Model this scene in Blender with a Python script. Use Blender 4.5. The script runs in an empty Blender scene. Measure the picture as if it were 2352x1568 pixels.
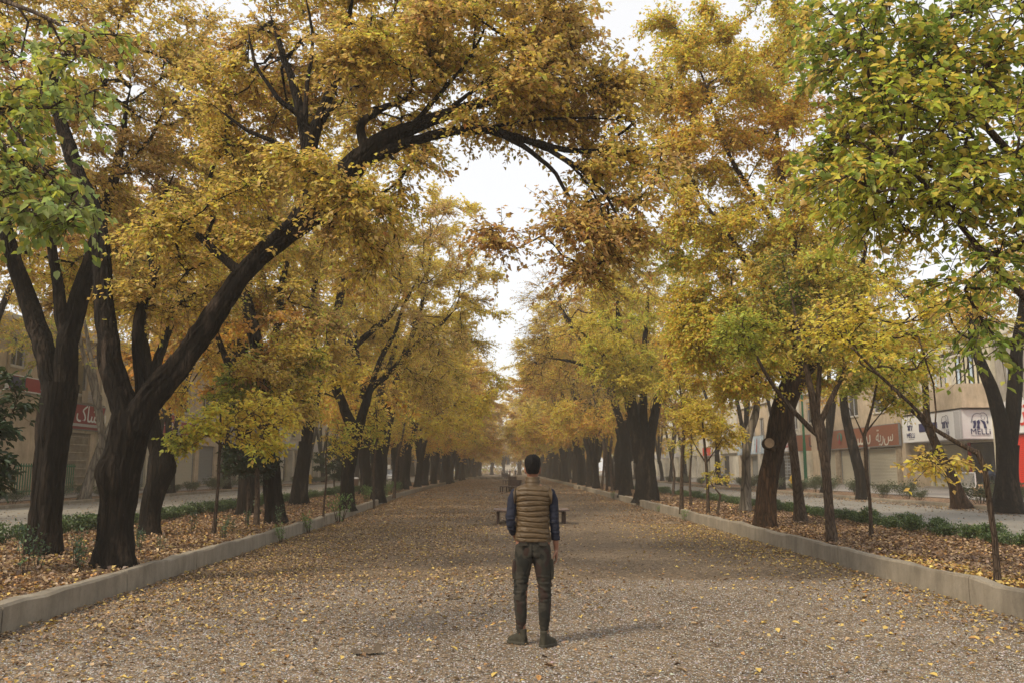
import bpy, bmesh, math, random
import numpy as np
from mathutils import Vector, Matrix, noise as mnoise
R = math.radians
random.seed(7)
RNG = np.random.default_rng(11)
C = bpy.context.scene.collection
scene = bpy.context.scene

# ------------------------------------------------------------------ camera
EYE = 1.61
F_PX = 1960.0                      # focal length in pixels of a 2352 wide frame
PITCH = math.atan(294.0 / F_PX)
YAW = math.atan(11.0 / F_PX)
cam_data = bpy.data.cameras.new('camera')
cam = bpy.data.objects.new('camera', cam_data); C.objects.link(cam)
cam_data.sensor_width = 36.0
cam_data.lens = 36.0 * F_PX / 2352.0
cam_data.clip_start = 0.1
cam_data.clip_end = 3000
cam.location = (0, 0, EYE)
cam.rotation_euler = (math.pi / 2 + PITCH, 0, -YAW)
cam_data.dof.use_dof = True
cam_data.dof.focus_distance = 8.6
cam_data.dof.aperture_fstop = 6.3
scene.camera = cam

# ------------------------------------------------------------------ light
world = bpy.data.worlds.new('World'); scene.world = world
world.use_nodes = True
wn = world.node_tree.nodes; wl = world.node_tree.links
wn.clear()
SUN_EL, SUN_AZ = 44.0, -128.0      # elevation, azimuth measured clockwise from +Y (behind and left of the camera)
sky = wn.new('ShaderNodeTexSky'); sky.sky_type = 'NISHITA'; sky.sun_disc = False
sky.sun_elevation = R(SUN_EL); sky.sun_rotation = R(SUN_AZ)
sky.air_density = 1.0; sky.dust_density = 6.0; sky.altitude = 1200
bg1 = wn.new('ShaderNodeBackground'); bg1.inputs['Strength'].default_value = 0.05
wl.new(sky.outputs[0], bg1.inputs[0])
bg2 = wn.new('ShaderNodeBackground')          # the even white cloud layer of the day
bg2.inputs[0].default_value = (1.0, 0.975, 0.93, 1); bg2.inputs['Strength'].default_value = 0.78
addb = wn.new('ShaderNodeAddShader'); wo = wn.new('ShaderNodeOutputWorld')
wl.new(bg1.outputs[0], addb.inputs[0]); wl.new(bg2.outputs[0], addb.inputs[1])
wl.new(addb.outputs[0], wo.inputs['Surface'])
sun_d = bpy.data.lights.new('sun', 'SUN'); sun_d.energy = 2.8; sun_d.angle = R(9.0)
sun_d.color = (1.0, 0.86, 0.64)
sun = bpy.data.objects.new('sun', sun_d); C.objects.link(sun)
_d = Vector((math.sin(R(SUN_AZ)) * math.cos(R(SUN_EL)), math.cos(R(SUN_AZ)) * math.cos(R(SUN_EL)), math.sin(R(SUN_EL))))
sun.rotation_euler = _d.to_track_quat('Z', 'Y').to_euler()
sun.location = (0, 0, 30)
vs = scene.view_settings
vs.view_transform = 'Standard'; vs.look = 'None'; vs.gamma = 1.0; vs.use_curve_mapping = False
vs.exposure = 0.24
scene.render.engine = 'CYCLES'
cy = scene.cycles
cy.max_bounces = 7; cy.diffuse_bounces = 4; cy.glossy_bounces = 2; cy.transmission_bounces = 5
cy.volume_bounces = 1; cy.transparent_max_bounces = 4
cy.caustics_reflective = False; cy.caustics_refractive = False
cy.use_adaptive_sampling = True; cy.adaptive_threshold = 0.02
cy.use_denoising = True
cy.use_light_tree = False
cy.sample_clamp_indirect = 6

# ------------------------------------------------------------------ helpers
def at(x, y, Y):
    """world point seen at (x, y) of a 2352x1568 picture, at distance Y down the promenade"""
    u = (x - 1176.0) / F_PX; v = (784.0 - y) / F_PX
    d = np.array([u, math.cos(PITCH) - v * math.sin(PITCH), math.sin(PITCH) + v * math.cos(PITCH)])
    c, s = math.cos(-YAW), math.sin(-YAW)
    d = np.array([d[0] * c - d[1] * s, d[0] * s + d[1] * c, d[2]])
    t = Y / d[1]
    return np.array([0, 0, EYE]) + d * t

def tag(o, label=None, cat=None, group=None, kind=None):
    if label: o['label'] = label
    if cat: o['category'] = cat
    if group: o['group'] = group
    if kind: o['kind'] = kind
    return o

def empty(name, loc=(0, 0, 0), rz=0.0, label=None, cat=None, group=None):
    o = bpy.data.objects.new(name, None); C.objects.link(o)
    o.empty_display_size = 0.2
    o.location = loc; o.rotation_euler = (0, 0, rz)
    return tag(o, label, cat, group)

def link(name, me, parent=None, mat=None):
    o = bpy.data.objects.new(name, me); C.objects.link(o)
    if mat is not None and len(me.materials) == 0: me.materials.append(mat)
    if parent is not None: o.parent = parent
    return o

def copy_tree(o, parent=None):
    c = o.copy(); C.objects.link(c); c.parent = parent
    for ch in list(o.children): copy_tree(ch, c)
    return c

def np_mesh(name, V, Q=None, T=None, col=None, smooth=False):
    """mesh from numpy arrays: V (n,3), quads Q (m,4), triangles T (k,3), point colours col (n,3)"""
    me = bpy.data.meshes.new(name)
    V = np.asarray(V, dtype=np.float32)
    nq = 0 if Q is None else len(Q); nt = 0 if T is None else len(T)
    me.vertices.add(len(V)); me.vertices.foreach_set('co', V.ravel())
    me.loops.add(nq * 4 + nt * 3); me.polygons.add(nq + nt)
    idx = []; starts = []
    if nq:
        idx.append(np.asarray(Q, dtype=np.int32).ravel()); starts.append(np.arange(nq, dtype=np.int32) * 4)
    if nt:
        idx.append(np.asarray(T, dtype=np.int32).ravel()); starts.append(nq * 4 + np.arange(nt, dtype=np.int32) * 3)
    me.loops.foreach_set('vertex_index', np.concatenate(idx))
    me.polygons.foreach_set('loop_start', np.concatenate(starts))
    if smooth: me.polygons.foreach_set('use_smooth', np.ones(nq + nt, dtype=bool))
    if col is not None:
        a = me.color_attributes.new('tint', 'FLOAT_COLOR', 'POINT')
        c4 = np.ones((len(V), 4), dtype=np.float32); c4[:, :3] = col
        a.data.foreach_set('color', c4.ravel())
    me.update(calc_edges=True)
    return me

class MB:
    """collects boxes, tubes and rings into one mesh"""
    def __init__(s): s.v = []; s.f = []
    def box(s, x0, x1, y0, y1, z0, z1):
        b = len(s.v)
        s.v += [(x0, y0, z0), (x1, y0, z0), (x1, y1, z0), (x0, y1, z0), (x0, y0, z1), (x1, y0, z1), (x1, y1, z1), (x0, y1, z1)]
        s.f += [(b, b+3, b+2, b+1), (b+4, b+5, b+6, b+7), (b, b+1, b+5, b+4), (b+1, b+2, b+6, b+5), (b+2, b+3, b+7, b+6), (b+3, b, b+4, b+7)]
        return s
    def prism(s, poly, y0, y1):
        """poly in (x,z), extruded from y0 to y1"""
        b = len(s.v); n = len(poly)
        s.v += [(p[0], y0, p[1]) for p in poly] + [(p[0], y1, p[1]) for p in poly]
        s.f.append(tuple(range(b, b + n))); s.f.append(tuple(range(b + 2*n - 1, b + n - 1, -1)))
        for i in range(n):
            j = (i + 1) % n; s.f.append((b+i, b+n+i, b+n+j, b+j))
        return s
    def slab(s, poly, z0, z1):
        b = len(s.v); n = len(poly)
        s.v += [(p[0], p[1], z0) for p in poly] + [(p[0], p[1], z1) for p in poly]
        s.f.append(tuple(range(b + n - 1, b - 1, -1))); s.f.append(tuple(range(b + n, b + 2*n)))
        for i in range(n):
            j = (i + 1) % n; s.f.append((b+i, b+j, b+n+j, b+n+i))
        return s
    def rings(s, rings, cap=True, closed=True):
        b = len(s.v); n = len(rings[0])
        for r in rings: s.v += [tuple(p) for p in r]
        for k in range(len(rings) - 1):
            for i in range(n if closed else n - 1):
                j = (i + 1) % n
                s.f.append((b+k*n+i, b+k*n+j, b+(k+1)*n+j, b+(k+1)*n+i))
        if cap:
            s.f.append(tuple(range(b + n - 1, b - 1, -1)))
            e = b + (len(rings) - 1) * n
            s.f.append(tuple(range(e, e + n)))
        return s
    def tube(s, pts, rad, n=8, cap=True, flat=(1, 1)):
        pts = [Vector(p) for p in pts]
        if not hasattr(rad, '__len__'): rad = [rad] * len(pts)
        rings = []; prev = None
        for i, p in enumerate(pts):
            t = (pts[min(i+1, len(pts)-1)] - pts[max(i-1, 0)]).normalized()
            if prev is None:
                a = Vector((0, 1, 0)) if abs(t.y) < 0.9 else Vector((1, 0, 0))
                u = (a - t * a.dot(t)).normalized()
            else:
                u = (prev - t * prev.dot(t)).normalized()
            prev = u; w = t.cross(u)
            rings.append([p + (u * math.cos(2*math.pi*k/n) * flat[0] + w * math.sin(2*math.pi*k/n) * flat[1]) * rad[i] for k in range(n)])
        return s.rings(rings, cap)
    def mesh(s, name, smooth=False):
        me = bpy.data.meshes.new(name); me.from_pydata(s.v, [], s.f)
        if smooth: me.polygons.foreach_set('use_smooth', [True] * len(me.polygons))
        me.update(); return me
    def build(s, name, mat, parent=None, smooth=False, bevel=0):
        o = link(name, s.mesh(name, smooth), parent, mat)
        if bevel:
            m = o.modifiers.new('bevel', 'BEVEL'); m.width = bevel; m.segments = 2; m.limit_method = 'ANGLE'
        return o

# ------------------------------------------------------------------ materials
def nt_mat(name):
    m = bpy.data.materials.new(name); m.use_nodes = True
    nt = m.node_tree
    b = nt.nodes['Principled BSDF']
    return m, nt, b

def ramp(nt, src, stops):
    r = nt.nodes.new('ShaderNodeValToRGB')
    el = r.color_ramp.elements
    while len(el) < len(stops): el.new(0.5)
    for e, (p, c) in zip(el, stops):
        e.position = p; e.color = (*c, 1)
    nt.links.new(src, r.inputs[0]); return r.outputs[0]

def coords(nt, scale=(1, 1, 1), obj=True):
    tc = nt.nodes.new('ShaderNodeTexCoord'); mp = nt.nodes.new('ShaderNodeMapping')
    mp.inputs['Scale'].default_value = scale
    nt.links.new(tc.outputs['Object' if obj else 'Generated'], mp.inputs[0]); return mp.outputs[0]

def noise_n(nt, vec, scale, detail=4, rough=0.6, out='Fac'):
    n = nt.nodes.new('ShaderNodeTexNoise'); n.inputs['Scale'].default_value = scale
    n.inputs['Detail'].default_value = detail; n.inputs['Roughness'].default_value = rough
    nt.links.new(vec, n.inputs['Vector']); return n.outputs[out]

def mixc(nt, fac, a, b, mode='MIX'):
    m = nt.nodes.new('ShaderNodeMix'); m.data_type = 'RGBA'; m.blend_type = mode
    for s, v in ((m.inputs[0], fac), (m.inputs[6], a), (m.inputs[7], b)):
        if hasattr(v, 'links') or hasattr(v, 'is_linked'): nt.links.new(v, s)
        elif hasattr(v, '__len__'): s.default_value = (*v, 1)
        else: s.default_value = v
    return m.outputs[2]

def bump(nt, b, h, strength=0.4, dist=0.02, prev=None):
    n = nt.nodes.new('ShaderNodeBump'); n.inputs['Strength'].default_value = strength
    n.inputs['Distance'].default_value = dist
    nt.links.new(h, n.inputs['Height'])
    if prev is not None: nt.links.new(prev, n.inputs['Normal'])
    nt.links.new(n.outputs[0], b.inputs['Normal']); return n.outputs[0]

def simple(name, col, rough=0.7, var=0.25, scale=6.0, metal=0.0, bmp=0.15, spec=0.3, vec=(1, 1, 1)):
    m, nt, b = nt_mat(name)
    v = coords(nt, vec)
    f = noise_n(nt, v, scale, 5)
    lo = tuple(c * (1 - var) for c in col); hi = tuple(min(1, c * (1 + var)) for c in col)
    nt.links.new(ramp(nt, f, [(0.3, lo), (0.7, hi)]), b.inputs['Base Color'])
    b.inputs['Roughness'].default_value = rough; b.inputs['Metallic'].default_value = metal
    b.inputs['Specular IOR Level'].default_value = spec
    if bmp: bump(nt, b, noise_n(nt, v, scale * 6, 4), bmp, 0.01)
    return m

def leaf_mat(name, trans=0.5, gloss=0.08):
    m = bpy.data.materials.new(name); m.use_nodes = True
    nt = m.node_tree; nt.nodes.clear()
    at_ = nt.nodes.new('ShaderNodeAttribute'); at_.attribute_name = 'tint'
    d = nt.nodes.new('ShaderNodeBsdfDiffuse'); t = nt.nodes.new('ShaderNodeBsdfTranslucent')
    g = nt.nodes.new('ShaderNodeBsdfGlossy'); g.inputs['Roughness'].default_value = 0.45
    g.inputs['Color'].default_value = (0.9, 0.9, 0.9, 1)
    mx = nt.nodes.new('ShaderNodeMixShader'); mx.inputs[0].default_value = trans
    m2 = nt.nodes.new('ShaderNodeMixShader'); m2.inputs[0].default_value = gloss
    o = nt.nodes.new('ShaderNodeOutputMaterial')
    nt.links.new(at_.outputs['Color'], d.inputs[0]); nt.links.new(at_.outputs['Color'], t.inputs[0])
    nt.links.new(d.outputs[0], mx.inputs[1]); nt.links.new(t.outputs[0], mx.inputs[2])
    nt.links.new(mx.outputs[0], m2.inputs[1]); nt.links.new(g.outputs[0], m2.inputs[2])
    nt.links.new(m2.outputs[0], o.inputs[0]); return m

M = {}
M['leaf'] = leaf_mat('autumn_leaf', 0.58, 0.03)
M['litter'] = leaf_mat('dry_leaf', 0.15, 0.05)
M['green_leaf'] = leaf_mat('glossy_green_leaf', 0.3, 0.06)

def bark(name, lo, mid, hi, sc=7.0):
    m, nt, b = nt_mat(name)
    v = coords(nt, (1, 1, 0.16))
    n1 = noise_n(nt, v, sc, 6, 0.65)
    n2 = noise_n(nt, coords(nt, (1, 1, 0.6)), 1.3, 3)
    vo = nt.nodes.new('ShaderNodeTexVoronoi'); vo.feature = 'DISTANCE_TO_EDGE'; vo.inputs['Scale'].default_value = sc * 2.2
    nt.links.new(v, vo.inputs['Vector'])
    c = ramp(nt, n1, [(0.3, lo), (0.55, mid), (0.8, hi)])
    c2 = mixc(nt, n2, c, tuple(x * 0.6 for x in mid), 'MIX')
    crack = ramp(nt, vo.outputs[0], [(0.0, (0.18, 0.16, 0.15)), (0.10, (0.8, 0.8, 0.8)), (0.35, (1.25, 1.22, 1.18))])
    c2 = mixc(nt, 0.85, c2, crack, 'MULTIPLY')
    n5 = noise_n(nt, coords(nt, (1, 1, 0.3)), 3.1, 5, 0.7)
    c2 = mixc(nt, ramp(nt, n5, [(0.56, (0, 0, 0)), (0.72, (0.7, 0.7, 0.7))]), c2, tuple(min(1, x * 1.25 + .01) for x in hi))
    nt.links.new(c2, b.inputs['Base Color']); b.inputs['Roughness'].default_value = 0.9
    b.inputs['Specular IOR Level'].default_value = 0.15
    p = bump(nt, b, vo.outputs[0], 1.0, 0.05)
    bump(nt, b, n1, 0.9, 0.04, p)
    return m
M['bark'] = bark('dark_fissured_bark', (0.003, 0.002, 0.002), (0.017, 0.012, 0.008), (0.08, 0.055, 0.037))
M['bark_brown'] = bark('red_brown_bark', (0.014, 0.008, 0.005), (0.055, 0.030, 0.016), (0.15, 0.085, 0.045))
M['bark_pale'] = bark('pale_plane_bark', (0.10, 0.085, 0.065), (0.22, 0.19, 0.15), (0.38, 0.34, 0.28), 3.0)
M['bark_young'] = bark('young_brown_bark', (0.06, 0.042, 0.03), (0.13, 0.092, 0.066), (0.20, 0.15, 0.11), 14.0)

# ------------------------------------------------------------------ setting
def curb_l(Y): return float(np.interp(Y, [0, 8, 25, 50, 77, 160, 400], [-4.95, -4.98, -5.25, -6.3, -6.7, -6.9, -6.9]))
def curb_r(Y): return float(np.interp(Y, [0, 9, 40, 75, 160, 400], [5.55, 5.6, 5.85, 6.15, 6.5, 6.8]))
ROAD_L = (-18.3, -10.4); ROAD_R = (9.9, 17.0)
BED_Z, ROAD_Z, VERGE_Z, BASE_Z = 0.23, 0.20, 0.32, 0.42
FAC_L, FAC_R = -23.0, 28.8
YE = 420.0

def gravel_mat():
    m, nt, b = nt_mat('gravel')
    v = coords(nt)
    vo = nt.nodes.new('ShaderNodeTexVoronoi'); vo.inputs['Scale'].default_value = 55; nt.links.new(v, vo.inputs['Vector'])
    vo2 = nt.nodes.new('ShaderNodeTexVoronoi'); vo2.inputs['Scale'].default_value = 21; nt.links.new(v, vo2.inputs['Vector'])
    sep = nt.nodes.new('ShaderNodeSeparateColor'); nt.links.new(vo.outputs['Color'], sep.inputs[0])
    sep2 = nt.nodes.new('ShaderNodeSeparateColor'); nt.links.new(vo2.outputs['Color'], sep2.inputs[0])
    c = ramp(nt, sep.outputs[0], [(0.0, (0.085, 0.067, 0.048)), (0.3, (0.175, 0.138, 0.098)), (0.6, (0.235, 0.187, 0.134)), (0.85, (0.28, 0.228, 0.168)), (1.0, (0.33, 0.28, 0.215))])
    c2 = ramp(nt, sep2.outputs[1], [(0.0, (0.45, 0.42, 0.42)), (0.5, (0.95, 0.92, 0.9)), (1.0, (1.25, 1.2, 1.15))])
    c = mixc(nt, 0.7, c, c2, 'MULTIPLY')
    n = noise_n(nt, v, 0.35, 4)
    c = mixc(nt, 0.8, c, ramp(nt, n, [(0.35, (0.70, 0.66, 0.62)), (0.65, (1.2, 1.16, 1.1))]), 'MULTIPLY')
    n3 = noise_n(nt, v, 5.0, 5, 0.7)
    c = mixc(nt, 0.6, c, ramp(nt, n3, [(0.3, (0.7, 0.66, 0.62)), (0.7, (1.15, 1.12, 1.1))]), 'MULTIPLY')
    nt.links.new(c, b.inputs['Base Color']); b.inputs['Roughness'].default_value = 0.9
    b.inputs['Specular IOR Level'].default_value = 0.2
    p = bump(nt, b, vo.outputs['Distance'], 0.9, -0.012)
    p = bump(nt, b, vo2.outputs['Distance'], 0.8, -0.02, p)
    bump(nt, b, n3, 0.5, 0.04, p)
    return m
M['gravel'] = gravel_mat()

def soil_mat():
    m, nt, b = nt_mat('leaf_mould'); v = coords(nt)
    vo = nt.nodes.new('ShaderNodeTexVoronoi'); vo.inputs['Scale'].default_value = 16; nt.links.new(v, vo.inputs['Vector'])
    sep = nt.nodes.new('ShaderNodeSeparateColor'); nt.links.new(vo.outputs['Color'], sep.inputs[0])
    c = ramp(nt, sep.outputs[0], [(0.0, (0.05, 0.03, 0.018)), (0.35, (0.14, 0.08, 0.045)), (0.7, (0.27, 0.16, 0.085)), (1.0, (0.40, 0.26, 0.14))])
    nt.links.new(c, b.inputs['Base Color']); b.inputs['Roughness'].default_value = 0.95
    bump(nt, b, vo.outputs['Distance'], 0.8, -0.03); return m
M['soil'] = soil_mat()

def road_mat():
    m, nt, b = nt_mat('worn_asphalt'); v = coords(nt)
    n = noise_n(nt, v, 0.25, 5, 0.6); n2 = noise_n(nt, coords(nt, (1, 0.12, 1)), 1.2, 5, 0.6); n3 = noise_n(nt, v, 60, 3)
    c = ramp(nt, n, [(0.3, (0.19, 0.178, 0.155)), (0.7, (0.26, 0.245, 0.215))])
    c = mixc(nt, 0.7, c, ramp(nt, n2, [(0.35, (0.72, 0.71, 0.69)), (0.65, (1.12, 1.1, 1.08))]), 'MULTIPLY')
    c = mixc(nt, 0.35, c, ramp(nt, n3, [(0.3, (0.6, 0.6, 0.6)), (0.7, (1.3, 1.3, 1.3))]), 'MULTIPLY')
    nt.links.new(c, b.inputs['Base Color']); b.inputs['Roughness'].default_value = 0.8
    bump(nt, b, n3, 0.4, 0.01); return m
M['road'] = road_mat()

def concrete_mat(name, col, stain=0.6, sc=1.0):
    m, nt, b = nt_mat(name); v = coords(nt)
    n = noise_n(nt, v, 1.6 * sc, 6, 0.65); n2 = noise_n(nt, v, 22 * sc, 5, 0.7); n3 = noise_n(nt, coords(nt, (1, 1, 0.25)), 5 * sc, 5, 0.7)
    lo = tuple(x * 0.72 for x in col); hi = tuple(x * 1.18 for x in col)
    c = ramp(nt, n, [(0.3, lo), (0.7, hi)])
    c = mixc(nt, stain, c, ramp(nt, n3, [(0.35, (0.62, 0.58, 0.52)), (0.6, (1.05, 1.04, 1.02))]), 'MULTIPLY')
    c = mixc(nt, 0.5, c, ramp(nt, n2, [(0.28, (0.45, 0.43, 0.4)), (0.42, (1, 1, 1)), (0.75, (1.1, 1.1, 1.1))]), 'MULTIPLY')
    nt.links.new(c, b.inputs['Base Color']); b.inputs['Roughness'].default_value = 0.9
    p = bump(nt, b, n2, 0.5, 0.008); bump(nt, b, n, 0.4, 0.03, p); return m
M['kerb'] = concrete_mat('kerb_concrete', (0.255, 0.222, 0.175))
M['pave'] = concrete_mat('pavement_concrete', (0.27, 0.25, 0.23), 0.4)

def sheet(name, xs0, xs1, z0, z1, mat, y0=-30, y1=YE, n=90, jitter=0.0):
    Ys = np.concatenate([np.linspace(y0, 60, n * 2 // 3), np.linspace(60, y1, n // 3)[1:]])
    V = []; NX = 10
    for Y in Ys:
        a = xs0(Y) if callable(xs0) else xs0; b_ = xs1(Y) if callable(xs1) else xs1
        for k in range(NX + 1):
            t = k / NX; x = a + (b_ - a) * t
            z = z0 + (z1 - z0) * t
            if jitter and 0 < k < NX: z += jitter * mnoise.noise(Vector((x * 0.8, Y * 0.8, 3)))
            V.append((x, Y, z))
    Q = []
    for i in range(len(Ys) - 1):
        for k in range(NX):
            a = i * (NX + 1) + k; Q.append((a, a + 1, a + NX + 2, a + NX + 1))
    o = link(name, np_mesh(name, np.array(V), np.array(Q), smooth=True), None, mat)
    return tag(o, kind='structure')

g = MB(); g.v = [(-900, -400, -0.02), (900, -400, -0.02), (900, 1600, -0.02), (-900, 1600, -0.02)]; g.f = [(0, 1, 2, 3)]
tag(g.build('ground', M['soil']), kind='structure')
sheet('gravel_path', lambda Y: curb_l(Y) - 0.05, lambda Y: curb_r(Y) + 0.05, 0.0, 0.0, M['gravel'], jitter=0.0)
sheet('planting_bed', ROAD_L[1] - 0.02, lambda Y: curb_l(Y) - 0.1, BED_Z, BED_Z - 0.01, M['soil'], jitter=0.07)
sheet('planting_bed', lambda Y: curb_r(Y) + 0.1, ROAD_R[0] + 0.02, BED_Z - 0.01, BED_Z, M['soil'], jitter=0.07)
sheet('road', ROAD_L[0], ROAD_L[1], ROAD_Z, ROAD_Z, M['road'])
sheet('road', ROAD_R[0], ROAD_R[1], ROAD_Z, ROAD_Z, M['road'])
sheet('verge', -20.4, ROAD_L[0] - 0.1, VERGE_Z - 0.01, VERGE_Z - 0.02, M['soil'], jitter=0.04)
sheet('verge', ROAD_R[1] + 0.1, 20.2, VERGE_Z - 0.02, VERGE_Z - 0.01, M['soil'], jitter=0.04)
sheet('pavement', FAC_L - 14, -20.4, BASE_Z, VERGE_Z + 0.02, M['pave'])
sheet('pavement', 20.2, FAC_R + 16, VERGE_Z + 0.02, BASE_Z, M['pave'])

def kerb(label, xf, w, z0, z1, y0, y1, step, rough, side):
    """a cast concrete kerb with a joint between blocks; each block is a piece"""
    root = empty('kerb', (0, 0, 0)); tag(root, kind='structure')
    Y = y0; k = 0
    while Y < y1:
        st = step * random.uniform(0.92, 1.08) if Y < 60 else step * 6
        Y2 = Y + st; n = 7
        gap = 0.012 if Y < 60 else 0.0
        rings = []
        dz = random.uniform(-0.012, 0.012) if rough else 0
        for i in range(n + 1):
            yy = Y + gap + (st - 2 * gap) * i / n
            x = xf(yy) if callable(xf) else xf
            jj = lambda s: rough * mnoise.noise(Vector((yy * 1.7, s * 7.1, x)))
            zt = z1 + dz + jj(1) * 1.4
            a = x; b_ = x + side * w
            rings.append([(a + jj(2), yy, z0), (a + jj(3) + side * 0.01, yy, zt - 0.025), (a + side * 0.03 + jj(4), yy, zt), (b_ - side * 0.02, yy, zt + jj(5)), (b_, yy, zt - 0.02), (b_, yy, z0)])
        if side > 0: rings = [r[::-1] for r in rings]
        m = MB(); m.rings(rings)
        o = m.build('kerb_block', M['kerb'], root)
        Y = Y2; k += 1
    return root
kerb('l', lambda y: curb_l(y), 0.17, -0.05, 0.285, 3.0, 300, 2.9, 0.026, -1)
kerb('r', lambda y: curb_r(y), 0.17, -0.05, 0.305, 3.0, 300, 4.1, 0.026, 1)
kerb('rl', ROAD_L[1], 0.15, 0.1, 0.30, 5, 300, 2.0, 0.006, 1)
kerb('rr', ROAD_R[0], 0.15, 0.1, 0.30, 5, 300, 2.0, 0.006, -1)
kerb('rl2', ROAD_L[0], 0.15, 0.1, 0.34, 10, 300, 2.0, 0.006, -1)
kerb('rr2', ROAD_R[1], 0.15, 0.1, 0.34, 10, 300, 2.0, 0.006, 1)
# ------------------------------------------------------------------ leaves and wood
MUST = (0.69, 0.515, 0.145); GOLD = (0.80, 0.61, 0.105); OCHRE = (0.60, 0.425, 0.165); RUST = (0.55, 0.33, 0.12)
YGRN = (0.50, 0.53, 0.085); GRN = (0.26, 0.34, 0.065); LIME = (0.60, 0.66, 0.09); BRN = (0.34, 0.21, 0.10); DKG = (0.035, 0.065, 0.022)
LEMON = (0.84, 0.70, 0.10)
BLUG = (0.34, 0.42, 0.13); ORNG = (0.74, 0.43, 0.085)

def leaf_mesh(name, P, A, N, L, W, col, six=False, cup=0.25):
    """P base points, A axis, N normal, L length, W width arrays -> folded leaves"""
    n = len(P)
    A = A / (np.linalg.norm(A, axis=1, keepdims=True) + 1e-9)
    N = N - A * (N * A).sum(1, keepdims=True); N /= (np.linalg.norm(N, axis=1, keepdims=True) + 1e-9)
    S = np.cross(A, N); L = L[:, None]; W = W[:, None]
    if six:
        V = np.stack([P, P + A*L*0.28 + S*W*0.42 + N*W*cup*0.8, P + A*L*0.66 + S*W*0.40 + N*W*cup*0.8, P + A*L - N*L*0.10,
                      P + A*L*0.66 - S*W*0.40 + N*W*cup*0.8, P + A*L*0.28 - S*W*0.42 + N*W*cup*0.8], 1).reshape(-1, 3)
        b = np.arange(n)[:, None] * 6
        Q = np.concatenate([b + np.array([0, 1, 2, 3]), b + np.array([0, 3, 4, 5])], 0)
        return np_mesh(name, V, Q, None, np.repeat(col, 6, 0))
    V = np.stack([P, P + A*L*0.42 + S*W*0.5 + N*W*cup, P + A*L - N*L*0.06, P + A*L*0.42 - S*W*0.5 + N*W*cup], 1).reshape(-1, 3)
    b = np.arange(n)[:, None] * 4
    T = np.concatenate([b + np.array([0, 1, 2]), b + np.array([0, 2, 3])], 0)
    return np_mesh(name, V, None, T, np.repeat(col, 4, 0))

def pick_cols(rng, n, pal, jit=0.22):
    w = np.array([p[1] for p in pal], float); w /= w.sum()
    c = np.array([p[0] for p in pal])[rng.choice(len(pal), n, p=w)]
    return c

def catmull(pts, step):
    pts = [np.array(p, float) for p in pts]
    P = [2 * pts[0] - pts[1]] + pts + [2 * pts[-1] - pts[-2]]
    out = []
    for i in range(1, len(P) - 2):
        seg = np.linalg.norm(P[i + 1][:3] - P[i][:3]); n = max(1, int(seg / step))
        for k in range(n):
            t = k / n
            out.append(0.5 * ((2 * P[i]) + (-P[i-1] + P[i+1]) * t + (2*P[i-1] - 5*P[i] + 4*P[i+1] - P[i+2]) * t*t + (-P[i-1] + 3*P[i] - 3*P[i+1] + P[i+2]) * t**3))
    out.append(P[-2]); return np.array(out)

def tube_arrays(pts, rad, n, seed=0.0, ridge=0.0, flare=False, burls=()):
    """vertices and quads of a limb with ridged bark relief"""
    K = len(pts)
    T = np.gradient(pts, axis=0); T /= np.linalg.norm(T, axis=1, keepdims=True) + 1e-9
    u = np.array([0, 1.0, 0]) if abs(T[0][1]) < 0.9 else np.array([1.0, 0, 0])
    th = np.linspace(0, 2*math.pi, n, endpoint=False)
    V = np.zeros((K, n, 3)); s = 0.0
    for i in range(K):
        u = u - T[i] * u.dot(T[i]); u /= np.linalg.norm(u); w = np.cross(T[i], u)
        r = np.full(n, rad[i])
        if ridge:
            r = r * (1 + 0.07*np.sin(3*th + seed + s*0.7) + 0.05*np.sin(5*th - seed*2 + s*1.3) + 0.035*np.sin(2*th + s*2.1))
            if n > 16:
                r = r * 0.86; k1 = max(2.6, rad[i] * 20); k2 = k1 * 2.3
                nzv = np.array([0.5 - abs(mnoise.noise(Vector((math.cos(t) * k1, math.sin(t) * k1, s * 0.9 + seed)))) * 2.6 + 0.45 * mnoise.noise(Vector((math.cos(t) * k2, math.sin(t) * k2, s * 2.2 + seed * 3))) for t in th])
                lump = np.array([mnoise.noise(Vector((math.cos(t) * 0.9 + seed, math.sin(t) * 0.9, s * 1.3))) for t in th])
                r = r * (1 + 0.13 * lump) + ridge * 1.5 * nzv
            else:
                r = r + ridge * (np.abs(np.sin(th*7 + 1.3*math.sin(s*1.6 + seed) + seed)) - 0.5)
            for bc, bs, bh in burls:
                q = pts[i] + np.outer(np.cos(th)*r, u) + np.outer(np.sin(th)*r, w) - bc
                r = r + bh * np.exp(-(q * q).sum(1) / (bs * bs))
        if flare:
            h = pts[i][2] - pts[0][2]
            r = r * (1 + 0.30*math.exp(-h/0.22)*(1 + 0.45*np.sin(4*th + seed)))
        V[i] = pts[i] + np.outer(np.cos(th)*r, u) + np.outer(np.sin(th)*r, w)
        if i: s += np.linalg.norm(pts[i] - pts[i-1])
    q = []
    a = np.arange(K - 1)[:, None] * n + np.arange(n)[None, :]
    b = np.arange(K - 1)[:, None] * n + (np.arange(n)[None, :] + 1) % n
    Q = np.stack([a, b, b + n, a + n], 2).reshape(-1, 4)
    return V.reshape(-1, 3), Q

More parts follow.
